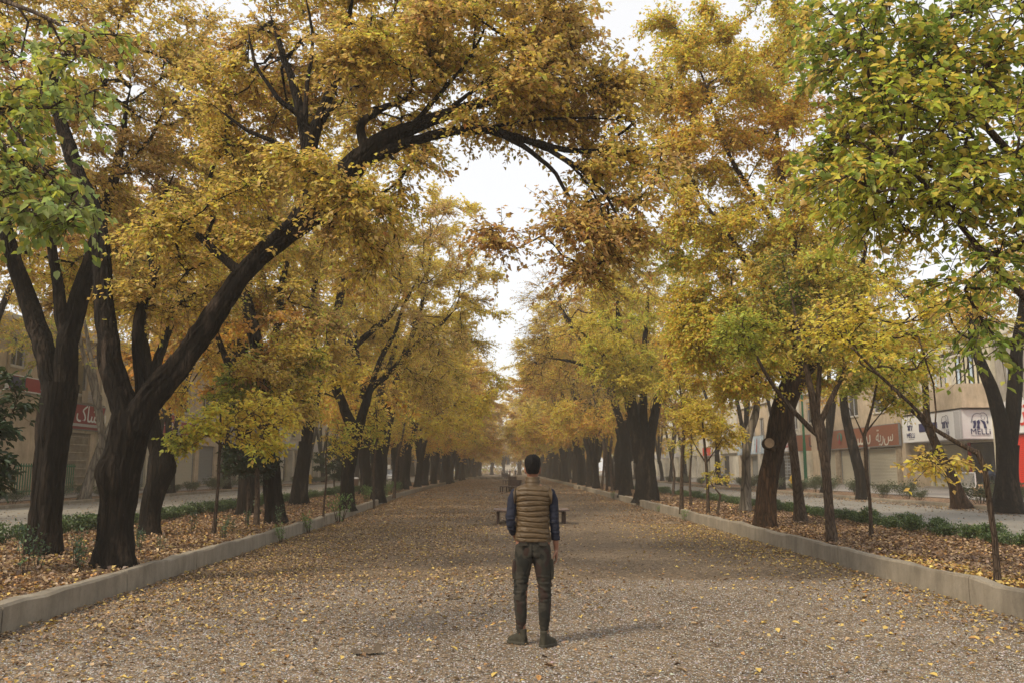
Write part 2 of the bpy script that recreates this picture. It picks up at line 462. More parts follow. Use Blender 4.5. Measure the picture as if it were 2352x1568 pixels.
def tree(name, base, limbs, lobes, seed, leaves, pal, label=None, cat='tree', group=None, leaf=(0.072, 0.049), bark='bark',
         attr=160, six=False, twig_len=0.58, per_twig=13, sides=20, ridge=0.014, droop=0.35, min_start=0.35, tw_r=0.005, cap_r=0.05,
         burls=(), spread=0.62, indiv=0, flat=0.55):
    """limbs: list of [(x,y,z,r), ...] in world space, first one is the bole.  lobes: (centre, (rx,ry,rz), weight)"""
    rng = np.random.default_rng(seed)
    base = np.array(base, float)
    root = empty(name, tuple(base), 0, label, cat, group)
    VV = []; QQ = []; off = 0; npos = []; nrad = []; ndir = []; ok = []
    for li, lim in enumerate(limbs):
        pr = catmull([np.array(p, float) for p in lim], 0.09 if sides > 30 else 0.16 if sides > 12 else 0.35)
        pts, rad = pr[:, :3], np.maximum(pr[:, 3], 0.004)
        if li: rad = rad * np.minimum(1, (np.arange(len(rad))[::-1] + .6) / max(3, len(rad) * .16))
        if ridge and len(pts) > 4:
            wob = np.cumsum(rng.normal(0, 0.006, (len(pts), 3)), 0); wob -= np.linspace(0, 1, len(pts))[:, None] * wob[-1]
            pts = pts + wob * (1 if li else 0.6)
        big = rad.max() > 0.05
        n = (sides if lim[0][3] > 0.10 or sides <= 16 else 14) if big else 8
        V, Q = tube_arrays(pts, rad, n, seed + li * 1.7, ridge * min(1, rad.max() / 0.25) if big else 0, flare=(li == 0), burls=burls)
        VV.append(V); QQ.append(Q + off); off += len(V)
        npos += list(pts); nrad += list(rad)
        ndir += list(np.gradient(pts, axis=0))
        if li and False: pass
        k0 = int(len(pts) * (min_start if li else 0.75)); ok += [i >= k0 for i in range(len(pts))]
    V = np.concatenate(VV); Q = np.concatenate(QQ)
    tm = np_mesh('trunk', V - base, Q, smooth=True)
    link('trunk', tm, root, M[bark])
    # branches
    W = np.array([l[2] for l in lobes], float); W /= W.sum()
    A = []
    for (c, r, w), nn in zip(lobes, np.maximum(3, (W * attr)).astype(int)):
        q = rng.normal(size=(nn, 3)); q /= np.linalg.norm(q, axis=1, keepdims=True)
        q *= rng.uniform(0.15, 1.0, (nn, 1)) ** 0.5
        A.append(np.array(c) + q * np.array(r))
    A = np.concatenate(A)
    cap = len(npos) + len(A) * 40
    PN = np.zeros((cap, 3)); DN = np.zeros((cap, 3)); OKN = np.zeros(cap, bool)
    k = len(npos); PN[:k] = npos; dd = np.array(ndir); DN[:k] = dd / (np.linalg.norm(dd, axis=1, keepdims=True) + 1e-9); OKN[:k] = ok
    parent = [-1] * k; nl = k
    lim_pts = PN[:k][OKN[:k]]
    dist0 = np.array([np.min(np.linalg.norm(lim_pts - a, axis=1)) for a in A])
    order = np.argsort(dist0)
    chains = []; tips = np.zeros(cap)
    for ai in order:
        p = A[ai]; dv = p - PN[:k]; d = np.linalg.norm(dv, axis=1) + 1e-6
        cosang = (dv * DN[:k]).sum(1) / d
        cost = d * (1.35 - 0.55 * cosang); cost[~OKN[:k]] = 1e9
        j = int(np.argmin(cost)); dj = d[j]
        steps = max(2, int(dj / 0.38))
        p0 = PN[j]; c1 = p0 + DN[j] * dj * 0.35 + rng.normal(0, 0.06, 3) * dj; c1[2] += 0.05 * dj
        idx = [j]
        prev = p0
        for s in range(1, steps + 1):
            t = s / steps
            q = (1-t)**2 * p0 + 2*(1-t)*t*c1 + t*t*p + (rng.normal(0, 0.03, 3) if s < steps else 0)
            PN[k] = q; dq = q - prev; DN[k] = dq / (np.linalg.norm(dq) + 1e-9); OKN[k] = True
            parent.append(idx[-1]); idx.append(k); prev = q; k += 1
        chains.append(idx)
    # pipe model
    cnt = np.zeros(k)
    for idx in chains: cnt[idx[-1]] += 1
    for i in range(k - 1, nl - 1, -1):
        if parent[i] >= nl: cnt[parent[i]] += cnt[i]
    rr = 0.0072 * np.maximum(cnt, 1) ** 0.52
    rr = np.minimum(rr, cap_r)
    VV = []; QQ = []; off = 0
    for idx in chains:
        pts = PN[idx]; rad = np.concatenate([[rr[idx[1]]], rr[idx[1:]]])
        rad[-1] *= 0.5
        V, Q = tube_arrays(pts, rad, 5 if rad[0] > 0.012 else 4)
        VV.append(V); QQ.append(Q + off); off += len(V)
    # twigs
    node = np.arange(nl, k)
    ntw = max(1, leaves // per_twig)
    ctr = A.mean(0)
    wts = 1.0 / np.maximum(cnt[nl:k], 1) ** 0.8; wts /= wts.sum()
    sel = rng.choice(node, ntw, p=wts)
    par = np.array(parent)[sel]
    t = rng.uniform(0, 1, (ntw, 1))
    P0 = PN[sel] * t + PN[par] * (1 - t)
    out = P0 - ctr; out /= np.linalg.norm(out, axis=1, keepdims=True) + 1e-6
    D = DN[sel] * 0.7 + out * 0.35 + rng.normal(0, spread, (ntw, 3)); D[:, 2] = D[:, 2] * flat + 0.06
    D /= np.linalg.norm(D, axis=1, keepdims=True)
    TL = twig_len * rng.uniform(0.45, 1.3, (ntw, 1))
    P1 = P0 + D * TL * 0.55; P2 = P0 + D * TL; P2[:, 2] -= TL[:, 0] * droop * 0.45
    P1[:, 2] -= TL[:, 0] * droop * 0.08
    u = np.cross(D, np.array([0.3, 0.2, 1.0])); u /= np.linalg.norm(u, axis=1, keepdims=True); w = np.cross(D, u)
    rings = []
    for P, r in ((P0, tw_r), (P1, tw_r * 0.7), (P2, tw_r * 0.3)):
        for a in (0, 2.0944, 4.18879):
            rings.append(P + (u * math.cos(a) + w * math.sin(a)) * r)
    tv = np.stack(rings, 1).reshape(-1, 3)
    b = np.arange(ntw)[:, None] * 9
    tq = []
    for l in (0, 3):
        for i in range(3):
            tq.append(b + np.array([l + i, l + (i+1) % 3, l + 3 + (i+1) % 3, l + 3 + i]))
    VV.append(tv); QQ.append(np.concatenate(tq, 0) + off)
    bm_ = np_mesh('branches', np.concatenate(VV) - base, np.concatenate(QQ), smooth=True)
    tag(link('branches', bm_, root, M[bark]), kind='stuff')
    # leaves
    nn = ntw * per_twig
    ti = np.repeat(np.arange(ntw), per_twig)
    s = rng.uniform(0.1, 1.05, (nn, 1))
    B = (1-s)**2 * P0[ti] + 2*(1-s)*s*P1[ti] + s*s*P2[ti] + rng.normal(0, 0.012, (nn, 3))
    side = np.where(rng.random((nn, 1)) < 0.5, -1, 1)
    AX = D[ti] * 0.5 + u[ti] * side * 0.9 + rng.normal(0, 0.35, (nn, 3)); AX[:, 2] -= droop * 1.1
    NR = rng.normal(0, 0.45, (nn, 3)); NR[:, 2] += 1.0
    L = leaf[0] * rng.uniform(0.5, 1.3, nn); Wd = leaf[1] * rng.uniform(0.7, 1.2, nn) * (L / leaf[0])**0.5
    # colour: drifting between palette entries over the crown, then twig by twig
    wp = np.array([p[1] for p in pal], float); wp /= wp.sum(); cum = np.cumsum(wp)
    fld = np.zeros(ntw)
    for q in range(4):
        kx = rng.normal(0, 0.55 + q * 0.4, 3); fld += np.sin(P0 @ kx + rng.uniform(0, 6.28)) / (q + 1)
    fld = (np.argsort(np.argsort(fld)) + 0.5) / ntw
    fl = np.clip(fld[ti] + rng.normal(0, 0.16, nn) + rng.normal(0, 0.10, ntw)[ti], 0, 0.9999)
    ci = np.searchsorted(cum, fl); ci = np.minimum(ci, len(pal) - 1)
    col = np.array([p[0] for p in pal])[ci]
    col = col * (1 + rng.normal(0, 0.16, (nn, 1))) * (1 + rng.normal(0, 0.06, (nn, 3)))
    col = np.clip(col, 0.01, 0.85)
    if indiv:       # the largest leaves in the picture, one object each
        protos_l = []
        for q in range(8):
            c_ = col[q * (nn // 8)]
            pm = leaf_mesh('leaf', np.zeros((1, 3)), np.array([[0, 1., 0]]), np.array([[0, 0, 1.]]), np.array([1.]), np.array([leaf[1] / leaf[0]]), c_[None], True, cup=.12 + .04 * q)
            pm.materials.append(M['leaf']); protos_l.append((c_, pm))
        ids = rng.choice(nn, indiv, replace=False)
        for q in ids:
            k_ = int(np.argmin([np.abs(col[q] - c_).sum() for c_, _ in protos_l]))
            o = bpy.data.objects.new('leaf', protos_l[k_][1]); C.objects.link(o); o.parent = root
            y_ = Vector(AX[q]).normalized(); z_ = Vector(NR[q]); z_ = (z_ - y_ * z_.dot(y_)).normalized(); x_ = y_.cross(z_)
            mt = Matrix((x_, y_, z_)).transposed().to_4x4(); mt.translation = Vector(B[q] - base)
            o.matrix_local = mt @ Matrix.Scale(float(L[q]), 4)
        kp = np.ones(nn, bool); kp[ids] = False
        B, AX, NR, L, Wd, col = B[kp], AX[kp], NR[kp], L[kp], Wd[kp], col[kp]
    me = leaf_mesh('crown', B - base, AX, NR, L, Wd, col, six)
    cr = link('crown', me, root, M['leaf']); tag(cr, kind='stuff')
    root['nleaf'] = nn
    return root

def px_limb(pts):
    """[(x, y, Y, width_px)] -> world limb"""
    out = []
    for x, y, Y, w in pts:
        p = at(x, y, Y); out.append((p[0], p[1], p[2], w * 0.5 * Y / F_PX))
    return out
def px_lobes(ls):
    out = []
    for x, y, Y, rx, ry, rd, w in ls:
        s = Y / F_PX; out.append((at(x, y, Y), (rx * s, rd, ry * s), w))
    return out
def grounded(limb, z=BED_Z - 0.08):
    x, y, zz, r = limb[0]; return [(x, y, z, r)] + limb[1:]
# ------------------------------------------------------------------ the near trees of the left row
PAL_L = [(OCHRE, 2), (MUST, 5), (GOLD, 3), (MUST, 3), (YGRN, 2), (OCHRE, 1.5), (RUST, 0.7)]
PAL_L2 = [(RUST, 0.5), (OCHRE, 2), (MUST, 5), (YGRN, 0.9), (GOLD, 3), (MUST, 4), (OCHRE, 1.5)]
PAL_Y = [(YGRN, 2), (GOLD, 5), (LEMON, 2), (MUST, 4), (OCHRE, 1)]
PAL_R = [(ORNG, 3), (GOLD, 5), (MUST, 1.5), (LIME, 1.2), (LEMON, 3), (ORNG, 2), (GOLD, 3), (YGRN, 1.6)]
PAL_G = [(GRN, 2.4), (YGRN, 2.6), (GRN, 2.4), (MUST, 1.8), (GRN, 1.8), (GOLD, 2.2), (LIME, 1), (YGRN, 2.6)]

# first trunk from the left
l = [grounded(px_limb([(103, 1262, 14.3, 84), (108, 1180, 14.3, 76), (116, 1060, 14.3, 72), (128, 960, 14.3, 82), (140, 880, 14.3, 84)])),
     px_limb([(128, 910, 14.3, 60), (104, 810, 14.3, 50), (80, 740, 14.4, 46), (56, 670, 14.5, 42), (32, 610, 14.5, 38), (14, 550, 14.5, 34), (-5, 480, 14.6, 28), (-40, 380, 14.6, 16)]),
     px_limb([(148, 900, 14.3, 58), (160, 800, 14.3, 54), (172, 740, 14.4, 50), (200, 660, 14.6, 44), (216, 600, 14.8, 38), (250, 480, 15, 28), (280, 330, 15, 18), (300, 200, 15, 10)]),
     px_limb([(160, 800, 14.3, 36), (145, 720, 14.3, 32), (136, 640, 14.4, 28), (120, 540, 14.4, 20), (90, 420, 14.4, 14), (60, 300, 14.5, 8)])]
tree('elm_tree', l[0][0][:3], l, px_lobes([(110, 120, 14.5, 220, 190, 2.2, 5), (340, 180, 15, 140, 190, 2, 3.6), (420, 60, 15.5, 90, 90, 1.6, 1.2), (400, 330, 15.5, 110, 110, 1.6, 1.6), (60, 350, 15, 160, 140, 2, 3), (320, 440, 15.5, 130, 110, 1.8, 2.4),
     (60, 560, 16, 120, 90, 1.6, 1.5), (150, 640, 17, 120, 60, 1.5, 1.2), (-120, 300, 13, 160, 200, 2, 2)]),
     21, 70000, PAL_L, 'dark trunk leftmost in the near left bed, splitting into two thick stems', attr=230, leaf=(.080, .054), sides=64, ridge=.018)

# the big leaning, forked tree whose limb arches over the path
l = [grounded(px_limb([(262, 1296, 12.5, 98), (264, 1220, 12.5, 86), (272, 1120, 12.5, 88), (276, 1060, 12.5, 92), (292, 1000, 12.5, 96), (302, 945, 12.5, 96)])),
     px_limb([(300, 975, 12.5, 78), (268, 890, 12.5, 64), (246, 800, 12.5, 54), (236, 710, 12.6, 48), (228, 600, 12.7, 46), (222, 530, 12.8, 42), (196, 440, 13, 38), (160, 350, 13.2, 34), (128, 260, 13.4, 28), (118, 150, 13.5, 20), (110, 40, 13.5, 12)]),
     px_limb([(305, 975, 12.5, 84), (345, 915, 12.5, 74), (400, 850, 12.5, 64), (455, 775, 12.5, 58), (515, 690, 12.4, 52), (560, 630, 12.3, 50), (620, 572, 12.2, 52), (690, 515, 12.1, 60), (745, 455, 12, 62), (800, 395, 12, 58), (860, 340, 11.9, 46), (930, 305, 11.8, 38), (1010, 270, 11.7, 30), (1110, 240, 11.6, 22), (1250, 215, 11.4, 14), (1380, 200, 11.2, 8)]),
     px_limb([(330, 940, 12.7, 36), (326, 850, 12.9, 32), (320, 760, 13, 30), (334, 700, 13.1, 24), (356, 640, 13.2, 20), (350, 520, 13.3, 15), (400, 400, 13.4, 10)]),
     px_limb([(724, 480, 12.1, 46), (712, 400, 12.2, 38), (716, 320, 12.3, 34), (745, 250, 12.4, 30), (775, 170, 12.5, 22), (800, 60, 12.6, 14), (820, -40, 12.6, 9)]),
     px_limb([(716, 330, 12.3, 20), (690, 270, 12.2, 15), (640, 230, 12.1, 12), (590, 150, 12.1, 8), (570, 60, 12.1, 5)]),
     px_limb([(735, 275, 12.35, 18), (790, 230, 12.2, 13), (860, 140, 12.1, 9), (900, 40, 12.0, 6)]),
     px_limb([(712, 380, 12.2, 18), (640, 330, 12.1, 12), (570, 300, 12.1, 9), (500, 250, 12.1, 5)]),
     px_limb([(700, 300, 12.3, 15), (705, 200, 12.3, 11), (715, 90, 12.3, 8), (700, -20, 12.3, 5)]),
     px_limb([(930, 305, 11.8, 16), (1000, 230, 11.8, 12), (1080, 130, 11.8, 8), (1130, 30, 11.8, 5)]),
     px_limb([(1000, 275, 11.7, 14), (1100, 200, 11.5, 10), (1210, 120, 11.4, 7), (1290, 60, 11.3, 4)]),
     px_limb([(1060, 300, 11.5, 12), (1180, 285, 11.3, 9), (1330, 270, 11.1, 6), (1450, 280, 11, 4)]),
     px_limb([(1230, 325, 11.15, 10), (1330, 400, 11.0, 7), (1390, 500, 10.9, 5), (1400, 600, 10.9, 3)]),
     px_limb([(714, 400, 12.2, 34), (700, 320, 12.3, 30), (680, 230, 12.5, 24), (650, 130, 12.7, 16), (620, 30, 12.8, 10)]),
     px_limb([(820, 380, 12, 38), (900, 345, 11.8, 30), (1000, 310, 11.6, 26), (1100, 300, 11.4, 22), (1200, 320, 11.2, 17), (1310, 345, 11, 13), (1420, 350, 10.9, 9), (1490, 340, 10.8, 6)]),
     px_limb([(1130, 302, 11.4, 18), (1215, 345, 11.2, 12), (1290, 415, 11.1, 9), (1340, 520, 11, 6)]),
     px_limb([(1180, 312, 11.3, 15), (1290, 360, 11.1, 11), (1380, 440, 11, 8), (1430, 520, 11, 5)]),
     px_limb([(840, 355, 12, 24), (830, 290, 12.1, 20), (870, 250, 12.2, 16), (960, 210, 12.3, 10), (1060, 130, 12.3, 7)]),
     px_limb([(560, 630, 12.3, 26), (480, 560, 12.8, 18), (420, 500, 13.2, 12), (370, 470, 13.4, 8)])]
tree('elm_tree', l[0][0][:3], l, px_lobes([(700, 130, 13.7, 200, 160, 1.5, 5.0), (590, 330, 13.6, 150, 120, 1.2, 3.4), (560, 170, 13.4, 80, 110, 1.2, 1.5), (930, 300, 12.9, 120, 60, .9, 1.2), (900, -10, 12.8, 260, 60, 1.6, 2), (560, 500, 13.4, 130, 100, 1.2, 2.2), (880, 90, 13.2, 150, 120, 1.4, 3.6),
     (860, 200, 12, 140, 80, 1.3, 2.2), (1080, 110, 11.8, 170, 120, 1.6, 4.5), (1250, 190, 11.4, 150, 90, 1.3, 3.4), (1240, 60, 11.6, 110, 90, 1.4, 2.2), (1390, 280, 11.8, 135, 110, 1.0, 2.4), (1400, 430, 11, 120, 110, 1.1, 1.5),
     (1330, 550, 11, 110, 75, .9, 1.5), (1180, 530, 11, 70, 50, .5, .45), (1340, 640, 11, 60, 30, .5, .3), (840, 480, 11.6, 130, 65, 1.0, 1.8), (730, 400, 11.6, 80, 60, 1.0, 0.9), (960, 385, 11.6, 90, 26, .6, .45),
     (1110, 265, 11.6, 130, 40, 1.2, 1.4), (820, 570, 12.2, 120, 55, 1.0, .9), (430, 560, 13.2, 110, 90, 1.4, 1.7), (400, 690, 13.6, 100, 70, 1.2, .9), (640, 560, 12.8, 70, 60, 1.0, .5)]),
     22, 116000, PAL_L2, 'large leaning forked tree at the left kerb, its limb arching across the path', attr=460, leaf=(.078, .053), sides=64, ridge=.018, burls=[(at(232, 1085, 12.2), .26, .13), (at(300, 1140, 12.1), .2, .05), (at(322, 985, 12.2), .22, .08), (at(700, 480, 12.1), .25, .06)], cap_r=0.045)

l = [grounded(px_limb([(342, 1226, 18.5, 56), (346, 1170, 18.5, 50), (366, 1090, 18.5, 52), (370, 1060, 18.5, 48), (352, 1000, 18.5, 42), (344, 940, 18.5, 38), (340, 860, 18.5, 36)])),
     px_limb([(340, 870, 18.5, 34), (322, 780, 18.5, 28), (318, 700, 18.6, 22), (300, 600, 18.8, 16), (280, 500, 19, 10)]),
     px_limb([(342, 880, 18.5, 28), (380, 780, 18.7, 22), (410, 690, 19, 16), (440, 590, 19, 10)])]
tree('elm_tree', l[0][0][:3], l, px_lobes([(300, 560, 19, 150, 100, 2.2, 2), (440, 640, 19.5, 110, 90, 2, 2), (330, 700, 20, 110, 60, 1.6, 1.2), (190, 480, 19, 120, 110, 2, 1.6)]),
     23, 38000, PAL_L2, 'bulging crooked trunk just behind the big forked tree', attr=110, leaf=(.080, .054), sides=40, ridge=.018, burls=[(at(384, 1075, 18.4), .3, .13)])

l = [grounded(px_limb([(632, 1194, 22.8, 54), (626, 1130, 22.8, 46), (618, 1040, 22.8, 42), (612, 960, 22.8, 42), (602, 880, 22.8, 44)])),
     px_limb([(602, 890, 22.8, 38), (590, 800, 22.8, 36), (568, 700, 22.8, 32), (548, 630, 22.9, 28), (505, 560, 23, 22), (480, 480, 23.2, 16), (470, 380, 23.3, 10)]),
     px_limb([(606, 900, 22.8, 28), (622, 820, 22.9, 20), (640, 740, 23, 18), (650, 660, 23.2, 16), (670, 560, 23.3, 12), (690, 440, 23.4, 8)]),
     px_limb([(608, 950, 22.8, 22), (560, 890, 22.6, 18), (522, 830, 22.5, 16), (500, 770, 22.5, 14), (480, 720, 22.5, 10)])]
tree('elm_tree', l[0][0][:3], l, px_lobes([(560, 480, 23.5, 150, 110, 2.6, 2.5), (660, 640, 23.5, 110, 110, 2.2, 2.6), (720, 780, 23, 80, 80, 1.8, 1.4), (520, 700, 24, 90, 70, 2, 1.3), (700, 480, 24, 100, 80, 2.2, 1.6), (470, 780, 24, 80, 60, 1.6, 1)]),
     24, 52000, PAL_L, 'dark trunk with a left-bent top, between the forked tree and the clipped hedge', attr=150, leaf=(.09, .06), sides=40, ridge=.018)

l = [grounded(px_limb([(797, 1165, 30.6, 40), (797, 1100, 30.6, 34), (803, 1060, 30.6, 34), (815, 1010, 30.6, 32), (822, 980, 30.6, 34)])),
     px_limb([(816, 1000, 30.6, 30), (792, 930, 30.6, 26), (772, 870, 30.6, 22), (800, 810, 30.6, 18), (840, 770, 30.5, 16), (900, 720, 30.4, 12), (925, 660, 30.3, 8)]),
     px_limb([(822, 990, 30.6, 28), (842, 920, 30.6, 22), (852, 890, 30.6, 18), (900, 850, 30.5, 16), (950, 795, 30.3, 14), (1000, 755, 30.2, 13), (1045, 712, 30, 10)]),
     px_limb([(850, 890, 30.6, 16), (875, 820, 30.6, 13), (905, 770, 30.5, 11), (925, 710, 30.4, 9), (960, 640, 30.3, 6)]),
     px_limb([(772, 870, 30.6, 18), (760, 800, 30.7, 14), (770, 700, 30.8, 12), (800, 600, 30.9, 10), (830, 500, 31, 7)])]
tree('elm_tree', l[0][0][:3], l, px_lobes([(850, 560, 31, 110, 90, 3, 2.8), (950, 600, 30, 85, 90, 2.4, 2.6), (1000, 530, 30.5, 45, 70, 1.6, 1.0), (930, 740, 30, 110, 60, 2.6, 2), (1030, 800, 30, 95, 75, 2.4, 2.2), (800, 730, 31, 80, 80, 2.5, 1.6), (930, 880, 31, 80, 60, 2, 1.3),
     (1085, 670, 30, 55, 60, 1.6, .8), (1050, 620, 30, 50, 60, 1.6, .6), (1000, 900, 30, 60, 45, 1.6, .8)]),
     25, 52000, PAL_L2, 'forked tree against the left kerb with three curved stems, opposite the nearest bench', attr=240, sides=36, leaf=(0.075, 0.05))

# ------------------------------------------------------------------ the near trees of the right row
l = [grounded(px_limb([(1755, 1205, 21.1, 58), (1762, 1140, 21.1, 50), (1772, 1060, 21.1, 50), (1788, 980, 21.1, 56), (1806, 900, 21.1, 54)])),
     px_limb([(1804, 915, 21.1, 50), (1826, 850, 21.1, 44), (1845, 780, 21.2, 36), (1852, 700, 21.3, 30), (1840, 600, 21.4, 24), (1810, 480, 21.4, 18), (1790, 360, 21.4, 13), (1780, 240, 21.4, 9)]),
     px_limb([(1800, 930, 21.1, 34), (1850, 860, 21.5, 26), (1910, 770, 22, 20), (1960, 660, 22.3, 15), (2000, 540, 22.5, 10)]),
     px_limb([(1845, 790, 21.2, 28), (1790, 700, 21, 22), (1730, 620, 20.8, 18), (1670, 540, 20.6, 14), (1620, 470, 20.5, 10), (1580, 400, 20.5, 7)]),
     px_limb([(1835, 580, 21.4, 20), (1760, 480, 21.2, 15), (1690, 380, 21.1, 12), (1640, 250, 21, 9), (1600, 140, 21, 6)]),
     px_limb([(1788, 1030, 21.1, 26), (1770, 1026, 20.9, 24), (1762, 1022, 20.75, 24)])]
R1 = tree('elm_tree', l[0][0][:3], l, px_lobes([(1560, 130, 21, 100, 120, 2.4, 2.4), (1660, 230, 21, 120, 120, 2.4, 2.4), (1730, 110, 21, 110, 130, 2.6, 3), (1620, 350, 20.8, 110, 110, 2.2, 2.6), (1760, 330, 21.3, 120, 120, 2.4, 2.8), (1600, 520, 20.7, 120, 90, 2.2, 2.6),
     (1740, 520, 21, 120, 90, 2.3, 2.4), (1890, 430, 22, 130, 130, 2.6, 2.4), (1660, 660, 20.6, 110, 80, 2, 2.2), (1960, 620, 22.2, 120, 100, 2.4, 2), (1790, 690, 21, 100, 70, 2, 1.6), (1700, 800, 20.6, 110, 70, 1.8, 2.2), (1560, 250, 21, 70, 100, 2, 1.4), (1600, 760, 20.4, 90, 80, 1.8, 1.8), (1840, 560, 21.5, 110, 110, 2, 2.2), (1880, 780, 22, 110, 80, 2, 1.6), (1820, 180, 22, 110, 130, 2.2, 2.2), (1950, 300, 22.5, 110, 160, 2.2, 2), (1680, 900, 20.6, 90, 35, 1.4, .8)]),
     31, 175000, PAL_R, 'red-brown trunk at the right kerb with a sawn branch stub', bark='bark_brown', attr=380, sides=40, ridge=.02, cap_r=0.04, leaf=(0.088, 0.06))

l = [grounded(px_limb([(1482, 1146, 38.6, 60), (1482, 1090, 38.6, 52), (1482, 1040, 38.6, 50), (1484, 1010, 38.6, 50)])),
     px_limb([(1500, 1146, 38.3, 38), (1494, 1090, 38.4, 30), (1490, 1030, 38.5, 26), (1500, 960, 38.6, 22), (1510, 900, 38.7, 18), (1530, 820, 38.8, 14), (1560, 720, 39, 10), (1580, 600, 39, 7)]),
     px_limb([(1470, 1060, 38.6, 32), (1460, 990, 38.6, 28), (1450, 930, 38.6, 26), (1440, 860, 38.6, 20), (1425, 780, 38.6, 15), (1420, 680, 38.6, 10), (1425, 600, 38.6, 7)]),
     px_limb([(1482, 1030, 38.6, 26), (1478, 960, 38.6, 22), (1476, 880, 38.6, 18), (1480, 780, 38.7, 13), (1490, 660, 38.8, 9)]),
     px_limb([(1450, 920, 38.6, 14), (1380, 860, 38.4, 9), (1310, 830, 38.2, 5), (1250, 820, 38, 2.5)]),
     px_limb([(1445, 890, 38.6, 13), (1370, 800, 38.5, 8), (1310, 740, 38.4, 5), (1270, 680, 38.4, 2.5)])]
l[1][0] = l[1][0][:2] + (0.15, l[1][0][3])
tree('elm_tree', l[0][0][:3], l, px_lobes([(1420, 730, 38, 70, 90, 2.6, 2.6), (1400, 850, 38, 80, 60, 2.4, 2), (1490, 850, 38, 80, 60, 2.4, 1.8), (1510, 700, 39, 80, 80, 2.6, 2.2), (1570, 800, 39, 60, 60, 2, 1.4), (1500, 590, 39, 70, 70, 2.4, 1.4), (1560, 640, 39, 70, 70, 2.2, 1.2), (1380, 760, 37, 60, 90, 1.8, 2), (1440, 600, 38.5, 70, 60, 2.2, 1.4), (1400, 640, 38, 60, 70, 2.2, 1.3), (1450, 790, 37, 90, 90, 1.6, 2.6), (1500, 890, 37, 80, 40, 1.6, 1.6)]),
     32, 84000, [(LIME, 1.2), (GOLD, 5), (LEMON, 4), (GOLD, 3), (ORNG, 2), (YGRN, .6)], 'thick many-stemmed trunk at the right kerb under a bright yellow crown', attr=220, sides=36, ridge=.02, leaf=(0.08, 0.055))
l = [grounded(px_limb([(1435, 1132, 46, 32), (1436, 1080, 46, 27), (1437, 1030, 46, 26), (1428, 980, 46, 20), (1412, 930, 46, 17), (1395, 870, 46, 13), (1370, 800, 46, 9)])),
     px_limb([(1436, 1000, 46, 16), (1400, 900, 45.5, 12), (1340, 840, 45, 9), (1270, 820, 44.5, 6)]),
     px_limb([(1437, 1010, 46, 18), (1450, 940, 46, 15), (1455, 860, 46, 10)]),
     px_limb([(1400, 885, 46, 13), (1330, 780, 45.5, 9), (1280, 700, 45, 6)])]
tree('elm_tree', l[0][0][:3], l, px_lobes([(1280, 770, 45, 85, 80, 2.8, 3), (1330, 690, 45, 70, 70, 2.6, 2), (1250, 690, 44.5, 50, 70, 2.4, 1.4), (1270, 850, 44.5, 80, 55, 2.4, 2.4), (1380, 900, 45, 70, 50, 2.4, 1), (1360, 600, 45, 60, 60, 2.4, 1.4), (1230, 800, 44, 45, 60, 2, 1.2)]),
     33, 26000, [(OCHRE, 2), (ORNG, 3), (GOLD, 3), (RUST, 2)], 'half-bare brown twiggy tree behind the many-stemmed trunk', attr=330, leaf=(0.07, 0.05), tw_r=0.006, twig_len=0.9)

# ------------------------------------------------------------------ large leaved branches close to the camera
l = [[(8.3, 8.6, BED_Z - 0.08, .12), (8.2, 8.5, 1.6, .095), (7.6, 8.2, 2.9, .08)],
     [(7.9, 8.35, 2.3, .07)] + px_limb([(2620, 960, 7.9, 34), (2420, 745, 7.6, 24), (2330, 660, 7.3, 18), (2265, 590, 7.0, 15), (2200, 510, 6.9, 13), (2120, 420, 6.8, 11), (2040, 340, 6.8, 8), (1940, 240, 6.8, 5)]),
     [(7.7, 8.25, 2.8, .06)] + px_limb([(2520, 620, 7.7, 28), (2360, 400, 7.4, 20), (2290, 320, 7.3, 17), (2210, 230, 7.2, 13), (2120, 150, 7.1, 10), (2040, 60, 7.1, 7)]),
     [(7.6, 8.2, 2.9, .06)] + px_limb([(2560, 420, 7.6, 22), (2400, 200, 7.5, 18), (2330, 120, 7.5, 14), (2270, 20, 7.4, 9)]),
     px_limb([(2200, 510, 6.9, 10), (2090, 420, 6.6, 8), (1980, 330, 6.5, 6), (1900, 300, 6.5, 4)])]
tree('green_elm_tree', l[0][0][:3], l, px_lobes([(2180, 120, 7.2, 180, 140, 1.1, 4.2), (1980, 120, 7.1, 150, 120, .9, 3), (2050, 290, 6.9, 170, 110, .8, 3.6), (2260, 330, 7.1, 130, 130, .9, 2.8), (2130, 440, 6.8, 160, 80, .7, 2.6), (2280, 520, 7.0, 110, 80, .7, 1.2),
     (1960, 430, 6.7, 110, 60, .6, 1.3), (2260, 640, 6.7, 90, 40, .5, .35), (2300, 770, 6.8, 60, 40, .4, .28), (2420, 300, 7.4, 150, 300, 1.0, 1.2)]),
     41, 15000, PAL_G, 'green and yellow large-leaved tree reaching in at the top right', attr=300, leaf=(0.073, 0.051), six=True, twig_len=0.42, per_twig=8, bark='bark_young', ridge=0.0, sides=14, cap_r=.014, indiv=280)
l = [[(-7.2, 6.6, BED_Z - 0.08, .11), (-7.1, 6.6, 2.0, .09), (-6.4, 6.7, 3.3, .07)],
     [(-6.7, 6.65, 2.8, .05)] + px_limb([(-300, 180, 7.2, 18), (-120, 200, 7.1, 14), (0, 260, 7.0, 10), (90, 380, 6.9, 7), (190, 480, 6.8, 4)]),
     [(-6.4, 6.7, 3.3, .05)] + px_limb([(-200, -60, 7.2, 16), (0, 0, 7.2, 12), (140, 60, 7.1, 9), (240, 160, 7.0, 5)]),
     px_limb([(0, 250, 7.0, 7), (60, 250, 7, 6), (170, 250, 6.9, 4)])]
